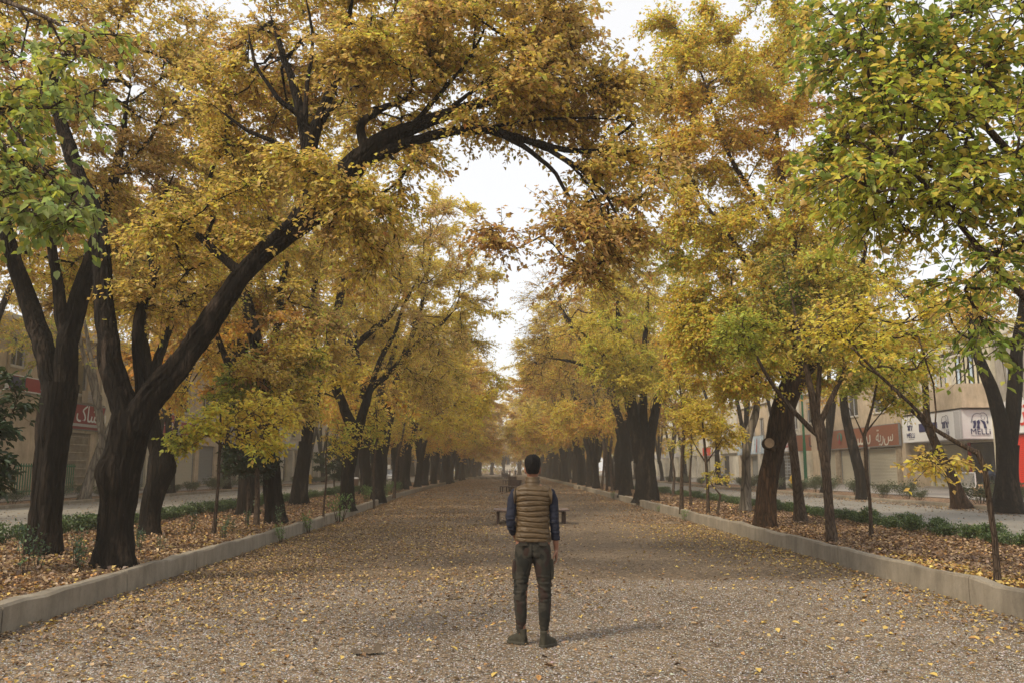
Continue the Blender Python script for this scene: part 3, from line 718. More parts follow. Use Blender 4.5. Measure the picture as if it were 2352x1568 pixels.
tree('green_elm_tree', l[0][0][:3], l, px_lobes([(60, 420, 6.9, 85, 110, .5, 1.8), (150, 490, 6.8, 95, 50, .35, 1.2), (-20, 340, 7, 90, 140, .5, 1.4), (60, 240, 7, 70, 70, .5, .8), (150, 180, 7, 80, 90, .5, .55), (60, 120, 7.1, 100, 80, .5, .6), (250, 130, 7, 90, 60, .4, .3)]),
     42, 2500, [(BLUG, 3), (YGRN, 2), (MUST, 1), (YGRN, 2), (GRN, 2), (BLUG, 2)], 'pale green large-leaved branches hanging in at the top left', attr=110, leaf=(0.085, 0.058), six=True, twig_len=0.34, per_twig=7, bark='bark_young', ridge=0.0, sides=14, cap_r=.012, droop=.7, indiv=200)

# ------------------------------------------------------------------ saplings in the beds
def sapling(label, limbs, lobes, seed, leaves, pal, **k):
    kw = dict(bark='bark_young', sides=10, ridge=0.003, attr=60, leaf=(0.08, 0.055), cap_r=0.012, twig_len=0.34, per_twig=7, name='sapling')
    kw.update(k); nm = kw.pop('name')
    return tree(nm, limbs[0][0][:3], limbs, lobes, seed, leaves, pal, label, 'sapling', **kw)
PS = [(YGRN, 1.5), (GOLD, 5), (LEMON, 3), (MUST, 2)]
sapling('nearest slim sapling on the right, bent over to the left at head height',
    [grounded(px_limb([(2290, 1326, 10.8, 15), (2284, 1240, 10.8, 13), (2272, 1150, 10.8, 13), (2262, 1075, 10.8, 13), (2246, 1038, 10.8, 14), (2205, 1018, 10.8, 11), (2150, 985, 10.9, 10), (2090, 925, 11, 8), (2020, 860, 11.1, 7), (1960, 800, 11.2, 5), (1900, 770, 11.3, 4)]))],
    px_lobes([(2140, 1050, 10.8, 50, 36, .3, .8), (2060, 800, 11, 130, 60, .7, 2.5), (1930, 740, 11.3, 90, 60, .6, 1.8), (2100, 700, 11.2, 110, 60, .7, 1.2)]), 51, 3000, PS, attr=80, min_start=0.4)
sapling('stout young tree with several upright forks, standing by the right kerb',
    [grounded(px_limb([(1912, 1240, 16.6, 22), (1903, 1150, 16.6, 20), (1895, 1060, 16.6, 22), (1884, 990, 16.6, 26), (1876, 960, 16.6, 28)])),
     px_limb([(1876, 975, 16.6, 18), (1865, 900, 16.6, 15), (1850, 830, 16.6, 12), (1830, 740, 16.7, 9), (1810, 640, 16.8, 5)]),
     px_limb([(1878, 970, 16.6, 14), (1880, 880, 16.6, 11), (1885, 780, 16.6, 9), (1880, 640, 16.6, 5)]),
     px_limb([(1880, 975, 16.6, 14), (1905, 920, 16.6, 12), (1935, 860, 16.6, 9), (1955, 760, 16.6, 7), (1965, 640, 16.7, 4)]),
     px_limb([(1893, 1010, 16.6, 13), (1862, 985, 16.6, 12), (1820, 940, 16.5, 10), (1780, 890, 16.4, 9), (1730, 800, 16.3, 7), (1690, 700, 16.2, 4)])],
    px_lobes([(1820, 640, 16.7, 110, 80, 1.3, 3), (1930, 680, 16.7, 90, 90, 1.2, 2.5), (1720, 760, 16.3, 90, 60, 1, 2), (1870, 780, 16.5, 100, 50, 1.1, 1.6), (1960, 840, 16.6, 60, 40, .8, .7)]), 52, 17000,
    [(YGRN, 3), (GOLD, 3), (MUST, 3), (GRN, 1.5)], attr=150, leaf=(0.078, 0.053))
sapling('thin straight sapling beside the stout forked young tree',
    [grounded(px_limb([(2001, 1224, 18.3, 10), (1998, 1150, 18.3, 8), (1990, 1080, 18.3, 9), (1988, 1025, 18.3, 10), (1985, 1000, 18.3, 9), (2005, 930, 18.3, 6), (2020, 840, 18.3, 4)])),
     px_limb([(1987, 1010, 18.3, 6), (1965, 960, 18.3, 5), (1940, 920, 18.3, 3)]), px_limb([(1990, 990, 18.3, 5), (2030, 940, 18.2, 4), (2070, 900, 18.2, 3)])],
    px_lobes([(2020, 860, 18.3, 80, 60, 1, 2), (2070, 920, 18.3, 50, 30, .7, .7)]), 53, 4200, [(YGRN, 3), (GOLD, 3), (GRN, 1)], attr=60)
sapling('smooth grey-brown young trunk between the red-brown trunk and the forked young tree',
    [grounded(px_limb([(1840, 1194, 23, 26), (1832, 1120, 23, 22), (1824, 1040, 23, 20), (1815, 980, 23, 21), (1812, 950, 23, 20), (1800, 860, 23, 14), (1790, 760, 23, 8)])),
     px_limb([(1812, 965, 23, 14), (1835, 900, 23, 12), (1860, 820, 23, 8), (1880, 740, 23, 5)])],
    px_lobes([(1780, 770, 23, 110, 80, 1.7, 2.4), (1880, 720, 23, 100, 80, 1.7, 2.4), (1960, 790, 23, 90, 70, 1.6, 2), (1900, 860, 23, 80, 40, 1.4, 1)]), 54, 26000, PAL_R, attr=80, bark='bark_young')
sapling('slender dark sapling with a tight yellow crown, midway along the right kerb',
    [grounded(px_limb([(1627, 1174, 27.5, 8), (1623, 1100, 27.5, 7), (1620, 1060, 27.5, 7), (1616, 1000, 27.5, 5), (1610, 940, 27.5, 3)])),
     px_limb([(1620, 1065, 27.5, 5), (1645, 1030, 27.5, 4), (1670, 990, 27.5, 3)]), px_limb([(1620, 1060, 27.5, 4), (1590, 1010, 27.5, 3), (1575, 970, 27.5, 2)])],
    px_lobes([(1620, 980, 27.5, 60, 40, 1, 2), (1670, 1000, 27.5, 45, 26, .8, 1.2), (1590, 950, 27.5, 50, 30, .9, 1)]), 55, 6500, [(GOLD, 4), (LEMON, 3), (MUST, 1.5)], attr=60, leaf=(0.09, 0.06))
sapling('young trunk rising into yellow leaves just past the many-stemmed trunk',
    [grounded(px_limb([(1565, 1162, 29, 10), (1566, 1100, 29, 8), (1567, 1040, 29, 8), (1570, 960, 29, 6), (1560, 880, 29, 4)]))],
    px_lobes([(1560, 900, 29, 60, 60, 1.3, 2), (1590, 840, 29, 60, 50, 1.3, 1.5)]), 56, 6500, PAL_R, attr=60, leaf=(0.08, 0.055))
sapling('pale flaking young plane tree left of the red-brown trunk',
    [grounded(px_limb([(1709, 1170, 28.5, 26), (1713, 1110, 28.5, 22), (1714, 1040, 28.5, 19), (1722, 990, 28.5, 19), (1734, 955, 28.5, 17), (1740, 900, 28.5, 12), (1730, 820, 28.5, 8)]))],
    px_lobes([(1700, 850, 28.5, 110, 70, 1.8, 2), (1640, 780, 28.5, 80, 70, 1.8, 1.6)]), 57, 16000, PAL_R, attr=60, bark='bark_pale', leaf=(0.08, 0.055))
for k_, (bx, by, Yy, lean, top) in enumerate([(1587, 1148, 34, 2, 1040), (1545, 1128, 45, -4, 1040), (1645, 1160, 27, -10, 1112), (1394, 1115, 57, 2, 980), (1406, 1117, 56, 4, 960), (1382, 1112, 59, -6, 960)]):
    sapling(['bare stick-like sapling leaning beside the slender yellow one', 'thin bare sapling nearest to the many-stemmed trunk', 'short leaning stick planted in the right hedge', 'first of three thin stems far along the right kerb',
             'second of three thin stems far along the right kerb', 'third of three thin stems far along the right kerb'][k_],
        [grounded(px_limb([(bx, by, Yy, 6), (bx - lean, (by + top) / 2, Yy, 5), (bx + lean, top, Yy, 3.5), (bx, top - 40, Yy, 2)]))],
        px_lobes([(bx, top - 20, Yy, 24, 26, .8, 1)]), 60 + k_, 500, PS, attr=14)
# left bed saplings
sapling('slim young tree with large bright yellow leaves, leftmost sapling of the left bed',
    [grounded(px_limb([(490, 1240, 18.8, 9), (495, 1180, 18.8, 8), (502, 1100, 18.8, 7), (503, 1060, 18.8, 7), (508, 1000, 18.8, 6), (506, 940, 18.8, 4)])),
     px_limb([(505, 1020, 18.8, 5), (480, 1000, 18.7, 4), (430, 985, 18.6, 3)]), px_limb([(505, 1030, 18.8, 5), (540, 980, 18.8, 4), (600, 930, 18.8, 3)])],
    px_lobes([(430, 1010, 18.6, 42, 30, .5, 1.0), (500, 970, 18.8, 60, 36, .7, 1.2), (590, 1010, 18.8, 60, 30, .7, 1.3), (620, 950, 19, 80, 50, .9, 1.8)]), 71, 4200, [(GOLD, 4), (LEMON, 4), (YGRN, 1)], attr=110, leaf=(0.10, 0.068), six=True)
sapling('crooked young tree with green and yellow leaves in front of the dark bent trunk',
    [grounded(px_limb([(590, 1200, 21.5, 14), (592, 1140, 21.5, 12), (590, 1090, 21.5, 11), (597, 1040, 21.5, 11), (600, 980, 21.5, 9), (605, 900, 21.5, 6), (610, 820, 21.5, 4)])),
     px_limb([(600, 990, 21.5, 7), (560, 930, 21.4, 5), (510, 880, 21.4, 4)]), px_limb([(602, 970, 21.5, 7), (650, 900, 21.4, 5), (700, 840, 21.4, 3)])],
    px_lobes([(620, 860, 21.3, 110, 70, 1.3, 3), (680, 930, 21.3, 60, 40, 1, 1.2), (560, 920, 21.4, 90, 45, 1, 1.6), (690, 820, 21.3, 60, 40, 1, 1)]), 72, 14500, [(GRN, 1.2), (YGRN, 4), (GOLD, 4), (MUST, 3)], attr=150, leaf=(0.092, 0.062))
sapling('whip-thin sapling in front of the straight trunk in the left bed',
    [grounded(px_limb([(742, 1203, 25, 5), (745, 1150, 25, 4.5), (750, 1100, 25, 4), (748, 1050, 25, 3), (752, 1000, 25, 2.5)]))],
    px_lobes([(790, 1000, 25, 36, 32, .7, 1.4), (770, 1030, 25, 30, 20, .6, .6)]), 73, 1300, PS, attr=30)
sapling('thin sapling with hanging round yellow leaves beside the three-stemmed tree',
    [grounded(px_limb([(860, 1140, 33, 5), (858, 1080, 33, 5), (866, 1000, 33, 4), (864, 940, 33, 3)]))],
    px_lobes([(860, 990, 33, 40, 50, 1.2, 1.5), (840, 940, 33, 36, 40, 1, 1)]), 74, 3000, PS, attr=40, leaf=(0.09, 0.065))
sapling('slanting thin sapling further along the left kerb',
    [grounded(px_limb([(905, 1118, 45, 7), (912, 1060, 45, 6), (925, 1000, 45, 5), (935, 940, 45, 3)]))],
    px_lobes([(930, 960, 45, 30, 40, 1, 1)]), 75, 2200, PAL_Y, attr=30)

c0 = at(1762, 1022, 20.75); m = MB(); m.tube([tuple(c0 + np.array([-.02, -.12, .03]) - np.array(R1.location)), tuple(c0 + np.array([-.035, -.30, .05]) - np.array(R1.location))], [.15, .13], 18)
m.build('branch_stub', M['bark_brown'], R1)
M['cut_wood'] = simple('sawn_wood', (.24, .165, .10), .8, .25, 8)
m = MB(); m.tube([tuple(c0 + np.array([-.035, -.301, .05]) - np.array(R1.location)), tuple(c0 + np.array([-.036, -.309, .051]) - np.array(R1.location))], [.118, .112], 18); m.build('sawn_face', M['cut_wood'], R1)
def tint_mat(name, rough=.85):
    m, nt, b = nt_mat(name); a = nt.nodes.new('ShaderNodeAttribute'); a.attribute_name = 'tint'
    nt.links.new(a.outputs['Color'], b.inputs['Base Color']); b.inputs['Roughness'].default_value = rough; b.inputs['Specular IOR Level'].default_value = .2; return m
M['stone'] = tint_mat('pebble_stone')
# ------------------------------------------------------------------ rows of trees running down the promenade
def generic_tree(seed, pal, H=12.5, leaves=24000, lean=0.0, stems=3, bark_='bark', spread=1.0, label=None, group=None, r0=0.3, leaf=(0.105, 0.075), low=2.9, attr=190):
    rng = random.Random(seed)
    fk = rng.uniform(1.9, 3.0)
    top = (lean * 0.5, rng.uniform(-.2, .2), fk)
    limbs = [[(0, 0, -0.1, r0 * 1.05), (lean * 0.15, 0, fk * 0.4, r0 * 0.9), (lean * 0.35, 0.05, fk * 0.8, r0 * 0.88), (*top, r0 * 0.9)]]
    lobes = []
    for i in range(stems):
        a = 2 * math.pi * (i + rng.uniform(-.25, .25)) / stems + seed
        dx, dy = math.cos(a) * spread, math.sin(a) * spread
        h1 = fk + (H - fk) * 0.33; h2 = fk + (H - fk) * 0.62; h3 = H * 0.93
        limbs.append([(top[0], top[1], fk - 0.35, r0 * 0.62), (top[0] + dx * .7, top[1] + dy * .7, h1 * .92, r0 * .5), (top[0] + dx * 1.5, top[1] + dy * 1.5, h2 * .9, r0 * .34),
                      (top[0] + dx * 1.9 + rng.uniform(-.5, .5), top[1] + dy * 1.9, h3 * .95, r0 * .12)])
        lobes.append(((top[0] + dx * 3.2, top[1] + dy * 3.2, h2), (2.3, 2.3, 2.1), 3.4))
        lobes.append(((top[0] + dx * 3.0, top[1] + dy * 3.0, low + 1.5), (2.3, 2.3, 1.5), 2.6))
        lobes.append(((top[0] + dx * 2.1, top[1] + dy * 2.1, h3), (2.0, 2.0, 1.8), 2.4))
    lobes.append(((top[0], top[1], H * .75), (2.2, 2.2, 2.4), 2.4))
    return tree('street_tree', (0, 0, 0), limbs, lobes, seed, leaves, pal, label, 'tree', group, leaf=leaf, bark=bark_, attr=attr, sides=12, ridge=0.018, twig_len=0.6, tw_r=0.006, per_twig=12, cap_r=.06)

GR = 'dark trunked autumn trees in the rows along the promenade'
PV = [[(MUST, 4), (GOLD, 6), (ORNG, 2)], [(GOLD, 6), (LEMON, 3), (MUST, 1), (ORNG, 1)], [(OCHRE, 3), (ORNG, 4), (GOLD, 4)], [(YGRN, 1.4), (GOLD, 5), (LEMON, 2), (MUST, 2)], [(RUST, 1.4), (ORNG, 4), (GOLD, 5)]]
protos = []
for i, (st, H, r0) in enumerate([(3, 12.0, .30), (2, 13.0, .27), (4, 12.5, .33), (3, 11.0, .24), (2, 12.0, .28)]):
    protos.append(generic_tree(100 + i * 7, PV[i], H=H, stems=st, r0=r0, lean=[.5, -.4, .2, .8, -.6][i], leaves=40000, spread=[1.0, 1.2, 1.05, .95, 1.15][i], leaf=(.12, .085)))
far_protos = []
for i in range(2):
    far_protos.append(generic_tree(200 + i * 3, PV[i * 2], H=12.5, stems=3, r0=.28, leaves=12000, leaf=(0.22, 0.16), attr=110))
outer_protos = [generic_tree(260 + i * 5, [PV[0], PV[1], PV[4]][i], H=13.5, stems=3, r0=.22, lean=[.6, -.5, .3][i], leaves=22000, leaf=(.13, .09), low=6.2, spread=1.0) for i in range(3)]
used = set()
COLS = ['mustard', 'golden yellow', 'ochre brown', 'green and yellow', 'rust and gold']
def put(px, x, y, rz, s, label, group=None, far=False):
    outr = abs(x) > 15 and not far
    if outr: px = px % 3
    src = (outer_protos if outr else far_protos if far else protos)[px]; far = 2 if outr else far
    key = (far, px)
    o = src if key not in used else copy_tree(src)
    used.add(key)
    o.location = (x, y, BED_Z - 0.02 if abs(x) < 10 else VERGE_Z - 0.03); o.rotation_euler = (0, 0, rz); w = s * (1.3 if y > 92 and abs(x) < 8.2 else 1.22 if y > 75 and abs(x) < 10 else 1.0); o.scale = (w * (1.12 if abs(x) < 10 else 1), w * (1.12 if abs(x) < 10 else 1), s * random.uniform(.95, 1.05) * (1.22 if abs(x) < 10 and x > 0 else 1.1))
    tag(o, label, 'tree', group)
    return o
rr = random.Random(5)
ORD = ['first', 'second', 'third', 'fourth', 'fifth', 'sixth', 'seventh', 'eighth']
# left row beside the road (X about -8.5), nearest first; then the row at the kerb
lists = [
 ('right kerbside row before the gap', [(7.5, 58)]),
 ('left roadside row', [(-8.3, 34.6), (-7.9, 48.5), (-7.9, 26.6), (-8.8, 56), (-8.5, 66)]),
 ('kerbside row on the left', [(-5.95, 40.0), (-6.9, 47.5), (-7.1, 60), (-7.3, 70)]),
 ('kerbside row on the right', [(6.7, 65), (6.9, 72), (6.8, 79), (7.3, 92), (6.9, 100)]),
 ('right roadside row', [(8.8, 52), (8.7, 62), (8.9, 74)])]
for nm, pts in lists:
    pts = sorted(pts, key=lambda p: p[1])
    for k, (x, y) in enumerate(pts):
        pi = rr.randrange(5)
        put(pi, x, y, rr.uniform(0, 6.28), rr.uniform(.85, 1.05), '%s tree, %s trunk of the %s' % (COLS[pi], ORD[k], nm))
for side, x0, ys in ((-1, -7.3, 78), (-1, -9.2, 76), (1, 7.1, 108), (1, 9.0, 84)):
    Y = ys; cnt_r = 0
    while Y < 235:
        far = Y > 105
        pi = rr.randrange(2) if far else rr.randrange(5)
        nr_ = cnt_r; cnt_r += 1
        sdn = 'left' if side < 0 else 'right'; rw = 'kerbside' if abs(x0) < 8 else 'roadside'
        lab = ('%s tree from the near end of the distant %s row on the %s' % (ORD[nr_], rw, sdn)) if nr_ < 8 else 'distant autumn tree in the %s rows, fading into the haze' % sdn
        put(pi, x0 + rr.uniform(-.5, .5), Y, rr.uniform(0, 6.28), rr.uniform(.9, 1.1), lab, 'distant trees of the %s rows' % ('left' if side < 0 else 'right'), far)
        Y += rr.uniform(7.5, 10) if abs(x0) < 8 else rr.uniform(12, 17)
# trees on the far sides of both roads
outer = [(-18.9, 38.5, 'left', 'pale'), (-18.7, 45.5, 'left', ''), (-18.9, 48.8, 'left', ''), (-19.4, 60.0, 'left', ''), (-19.0, 70, 'left', ''), (-19.2, 30.0, 'left', ''), (-18.9, 22.0, 'left', ''), (-25.5, 35.0, 'left', ''),
         (18.2, 41.2, 'right', ''), (17.9, 31.6, 'right', ''), (17.9, 27.6, 'right', ''), (18.4, 50, 'right', ''), (18.6, 58.5, 'right', ''), (18.9, 22.5, 'right', ''), (18.2, 66, 'right', ''), (18.6, 76, 'right', '')]
cnt_o = {'left': 0, 'right': 0}
pale_t = generic_tree(300, [(GOLD, 4), (MUST, 3), (YGRN, 2)], H=11, stems=3, r0=.24, leaves=14000, bark_='bark_pale', lean=1.5, low=5.5)
pale_t.location = (-18.75, 38.5, VERGE_Z - .03)
tag(pale_t, 'pale flaking plane tree beside the latticed shop shutter, across the left road', 'tree')
for x, y, sd, kd in sorted(outer[1:], key=lambda p: p[1]):
    if (x, y) in ((17.9, 31.6), (17.9, 27.6), (18.2, 41.2)): continue
    pi = rr.randrange(3); cnt_o[sd] += 1
    put(pi, x, y, rr.uniform(0, 6.28), rr.uniform(.95, 1.15), '%s tree, %s nearest of those across the %s road' % ([COLS[0], COLS[1], COLS[4]][pi], ORD[cnt_o[sd] - 1], sd))
for side, x0, ys in ((-1, -19.2, 82), (1, 18.7, 88)):
    Y = ys
    while Y < 230:
        pi = rr.randrange(2) if Y > 105 else rr.randrange(5)
        lab = 'distant tree on the far side of the %s road, before the shop fronts' % ('left' if side < 0 else 'right')
        put(pi, x0 + rr.uniform(-.5, .5), Y, rr.uniform(0, 6.28), rr.uniform(1.0, 1.2), lab, 'distant trees across the %s road' % ('left' if side < 0 else 'right'), Y > 105)
        Y += rr.uniform(8, 12)
for k in range(26):
    put(rr.randrange(2), -26 + (k % 13) * 4.2 + rr.uniform(-.6, .6), (272 if k < 13 else 288) + rr.uniform(-4, 4), rr.uniform(0, 6), rr.uniform(1.3, 1.6) if k < 13 else .8, 'hazy autumn tree closing the far end of the promenade', 'trees at the far end of the promenade', True)
# three individual trees across the right road
GZ = VERGE_Z - 0.1
def gz(l):
    return [l[0][:2] + (GZ, l[0][3])] + l[1:]
l = [gz(px_limb([(1983, 1138, 41.2, 28), (1975, 1090, 41.2, 24), (1962, 1040, 41.2, 22), (1950, 990, 41.2, 20), (1940, 940, 41.2, 18), (1938, 860, 41.2, 15), (1950, 760, 41.2, 9)]))]
tree('street_tree', l[0][0][:3], l, px_lobes([(1940, 770, 41.2, 110, 90, 3, 3), (2030, 850, 41.2, 90, 60, 2.4, 2.2), (1890, 870, 41.2, 70, 60, 2, 1.4)]), 81, 20000, PAL_R, 'dark leaning trunk with a peeled reddish foot, across the right road by the cream shutters', attr=90, leaf=(.1, .07), sides=14)
l = [gz(px_limb([(2207, 1156, 31.6, 40), (2190, 1110, 31.6, 26), (2168, 1060, 31.6, 22), (2145, 1010, 31.6, 19), (2130, 965, 31.6, 17), (2126, 900, 31.6, 14), (2120, 800, 31.6, 9)])),
     px_limb([(2135, 985, 31.6, 13), (2105, 950, 31.5, 11), (2080, 930, 31.4, 8), (2040, 860, 31.3, 5)])]
tree('street_tree', l[0][0][:3], l, px_lobes([(2130, 760, 31.6, 120, 90, 2.4, 3), (2050, 830, 31.4, 90, 70, 2, 2.2), (2190, 690, 31.6, 90, 80, 2, 1.6)]), 82, 20000, PAL_R, 'lichen-mottled trunk leaning left in front of the elephant sign', attr=90, leaf=(.1, .07), sides=14, bark='bark_brown')
l = [gz(px_limb([(2312, 1166, 28.4, 66), (2312, 1120, 28.4, 50), (2313, 1060, 28.4, 46), (2314, 1020, 28.4, 46)])),
     px_limb([(2312, 1040, 28.4, 38), (2300, 970, 28.4, 32), (2280, 900, 28.4, 28), (2256, 840, 28.4, 24), (2235, 780, 28.4, 18), (2220, 680, 28.4, 12)]),
     px_limb([(2315, 1040, 28.4, 36), (2326, 960, 28.4, 32), (2330, 880, 28.4, 30), (2336, 800, 28.4, 26), (2350, 700, 28.4, 18), (2360, 560, 28.4, 10)])]
tree('street_tree', l[0][0][:3], l, px_lobes([(2230, 700, 28.4, 90, 80, 2.2, 2), (2330, 620, 28.4, 90, 100, 2.4, 2), (2400, 700, 28.4, 80, 100, 2.4, 1.5)]), 83, 12000, PAL_R, 'thick dark trunk forking in two at the right edge, beyond the road', attr=110, leaf=(.1, .07), sides=16)

# ------------------------------------------------------------------ bushes
def bush(seed, rx, rz, n, pal, leaf=(0.05, 0.03), name='hedge_bush', stems=9, up=0.7, six=False):
    rng = np.random.default_rng(seed)
    root = empty(name)
    VV = []; QQ = []; off = 0; tips = []
    for i in range(stems):
        a = rng.uniform(0, 6.28); d = rng.uniform(0, rx * .8)
        e = np.array([math.cos(a) * d, math.sin(a) * d, rz * rng.uniform(.7, 1.15)])
        p = np.array([[math.cos(a) * d * .2, math.sin(a) * d * .2, -.05], [math.cos(a) * d * .6, math.sin(a) * d * .6, e[2] * .5], e])
        pr = catmull(list(p), .08)
        V, Q = tube_arrays(pr, np.linspace(.009, .003, len(pr)), 4); VV.append(V); QQ.append(Q + off); off += len(V); tips.append(pr)
    tag(link('stems', np_mesh('stems', np.concatenate(VV), np.concatenate(QQ)), root, M['bark_young']), kind='stuff')
    ti = rng.integers(0, stems, n)
    P = np.zeros((n, 3))
    for k in range(n):
        pr = tips[ti[k]]; t = rng.uniform(.25, 1) ** .6; P[k] = pr[min(len(pr) - 1, int(t * len(pr)))]
    sc = rng.normal(0, .33, (n, 3)) * np.array([rx * .55, rx * .55, rz * .28]); P = P + sc; P[:, 2] = np.clip(P[:, 2], .03, None)
    A = rng.normal(0, 1, (n, 3)) * .6 + (P - np.array([0, 0, rz * .3])) * 1.2; A[:, 2] += up
    N = rng.normal(0, .5, (n, 3)); N[:, 2] += 1
    L = leaf[0] * rng.uniform(.6, 1.25, n); W = leaf[1] * rng.uniform(.7, 1.2, n)
    col = pick_cols(rng, n, pal) * (1 + rng.normal(0, .2, (n, 1)))
    tag(link('foliage', leaf_mesh('foliage', P, A, N, L, W, np.clip(col, .005, .8), six), root, M['green_leaf']), kind='stuff')
    return root
BG = [((0.05, 0.10, 0.02), 4), ((0.09, 0.15, 0.03), 3), ((0.035, 0.07, 0.018), 3), ((0.16, 0.22, 0.05), 1.2)]
hp = [bush(400 + i, .36, .30, 1300, BG) for i in range(3)]
husd = set()
def put_from(protos_, usd, i, loc, rz, s, label, cat, group=None):
    o = protos_[i] if i not in usd else copy_tree(protos_[i]); usd.add(i)
    o.location = loc; o.rotation_euler = (0, 0, rz); o.scale = s
    return tag(o, label, cat, group)
ORDX = ['first', 'second', 'third', 'fourth', 'fifth', 'sixth', 'seventh', 'eighth', 'ninth', 'tenth', 'eleventh', 'twelfth', 'thirteenth', 'fourteenth', 'fifteenth', 'sixteenth']
Y = 11.2; nb = 0
while Y < 62:
    if not (13.6 < Y < 14.6):
        s = rr.uniform(.85, 1.25)
        put_from(hp, husd, rr.randrange(3), (-9.55 + rr.uniform(-.12, .12), Y, BED_Z - .03), rr.uniform(0, 6), (s, s * 1.1, s * rr.uniform(.85, 1.1)), ('%s box bush from the near end of the low hedge along the left road' % ORDX[nb]) if nb < len(ORDX) else 'small green box bush far along the low hedge by the left road', 'bush', 'low hedge bushes along the left road'); nb += 1
    Y += rr.uniform(.62, .85) * (1 if Y < 40 else 1.6)
Y = 11.0; nb = 0
while Y < 62:
    s = rr.uniform(.7, 1.05)
    put_from(hp, husd, rr.randrange(3), (9.25 + rr.uniform(-.15, .15), Y, BED_Z - .03), rr.uniform(0, 6), (s, s, s * rr.uniform(.85, 1.2)), ('%s ragged bush from the near end of the low hedge along the right road' % ORDX[nb]) if nb < len(ORDX) else 'small ragged green bush far along the low hedge by the right road', 'bush', 'low hedge bushes along the right road'); nb += 1
    Y += rr.uniform(.48, .72) * (1 if Y < 40 else 1.6)
vp = [bush(410 + i, .6, .7, 1100, [((0.06, 0.09, 0.03), 4), ((0.10, 0.12, 0.04), 3), ((0.15, 0.12, 0.05), 1), ((0.04, 0.06, 0.02), 3)], leaf=(.07, .045)) for i in range(2)]
vus = set()
for sd, x0, g_ in ((-1, -19.2, 'left'), (1, 18.1, 'right')):
    Y = 30
    while Y < 100:
        if rr.random() < .75:
            s = rr.uniform(.7, 1.2)
            put_from(vp, vus, rr.randrange(2), (x0 + rr.uniform(-.5, .5), Y, VERGE_Z - .03), rr.uniform(0, 6), (s, s * 1.2, s * rr.uniform(.6, 1.1)), 'dull green shrub on the strip across the %s road' % g_, 'shrub', 'shrubs across the %s road' % g_)
        Y += rr.uniform(1.3, 2.4)
# rose-like plants near the left kerb
rp = [bush(420 + i, .22, .62, 90, [((0.06, 0.12, 0.06), 3), ((0.10, 0.16, 0.07), 2), ((.12, .2, .05), 1)], leaf=(.06, .04), name='rose_plant', stems=4, up=.1, six=True) for i in range(3)]
rus = set()
for k in range(22):
    y = rr.uniform(8.6, 15.5) if k < 15 else rr.uniform(15.5, 24)
    s = rr.uniform(.5, .9)
    put_from(rp, rus, rr.randrange(3), (curb_l(y) - rr.uniform(.35, 1.9), y, BED_Z - .03), rr.uniform(0, 6), (s, s, s * rr.uniform(.7, 1.2)), 'thin-stemmed rose plant with sparse blue-green leaves near the left kerb', 'plant', 'rose plants in the left bed')
wp_ = [bush(430 + i, .22, .38, 260, [((0.10, 0.2, 0.03), 3), ((0.16, 0.28, 0.05), 2), ((.08, .14, .03), 2)], leaf=(.04, .022), name='weed_tuft', stems=7, six=False) for i in range(2)]
wus = set()
for (x, y, s, lb) in [(-5.0, 19.4, .9, 'small leafy weed at the foot of the left kerb, nearest'), (-5.08, 22.4, 1.1, 'leafy weed spilling over the left kerb, middle of the three'), (-5.2, 27.0, 1.9, 'largest green weed clump at the foot of the left kerb'),
                      (5.6, 27.5, .8, 'green weed against the foot of the right kerb'), (5.75, 33, .6, 'small weed further along the right kerb'), (5.9, 48, .9, 'tuft beside the gap in the right kerb'), (-6.0, 42, 1.2, 'weedy tuft far along the left kerb')]:
    put_from(wp_, wus, rr.randrange(2), (x, y, 0), rr.uniform(0, 6), (s, s, s), lb, 'weed')
for k in range(16):
    y = 38 + k * 1.2 + rr.uniform(-.3, .3); s = rr.uniform(.8, 1.3)
    put_from(wp_, wus, rr.randrange(2), (curb_l(y) - rr.uniform(.3, .7), y, BED_Z), rr.uniform(0, 6), (s, s, s * 1.3), 'tall green plant growing along the inner edge of the left kerb', 'plant', 'green plants along the left kerb')
# dark evergreen at the left edge and the round one behind the sapling
def evergreen(name, label, base, h0, ctrs, n, seed, leaf=(.12, .055), trunk_r=.05):
    limbs = [[(*base[:2], base[2], trunk_r), (base[0] + .03, base[1], h0 * .6, trunk_r * .85), (base[0], base[1], h0, trunk_r * .8), (base[0], base[1], h0 + .8, trunk_r * .4)]]
    o = tree(name, base, limbs, ctrs, seed, n, [((0.022, 0.045, 0.018), 5), ((0.035, 0.065, 0.022), 3), ((.06, .09, .03), 1)], label, 'tree', leaf=leaf, six=True, attr=70, bark='bark_young', ridge=0, sides=10, twig_len=.25, per_twig=8, cap_r=.012, droop=.2, min_start=.2)
    for c in o.children:
        if c.name.startswith('crown'): c.data.materials[0] = M['green_leaf']
    return o
evergreen('magnolia_tree', 'dense dark green broad-leaved evergreen at the left edge of the picture', (-7.15, 11.6, BED_Z - .05), 1.2, [((-7.15, 11.6, 1.9), (.75, .7, .55), 3), ((-7.1, 11.6, 2.5), (.55, .6, .5), 2), ((-7.05, 11.5, 1.45), (.6, .5, .3), 1.4)], 3800, 501)
evergreen('clipped_evergreen', 'small dark round-headed evergreen on a pale stem, left bed', (*at(566, 1205, 21.8)[:2], BED_Z - .05), 1.2, [((at(566, 1205, 21.8)[0], 21.8, 1.85), (.75, .7, .5), 3)], 3200, 502, leaf=(.09, .05))
evergreen('clipped_evergreen', 'bushy dark evergreen with glinting leaves left of the three-stemmed tree', (-10.0, 50.0, BED_Z - .05), .9, [((-10.0, 50, 2.3), (1.3, 1.2, 1.2), 3)], 5200, 503, leaf=(.13, .08))
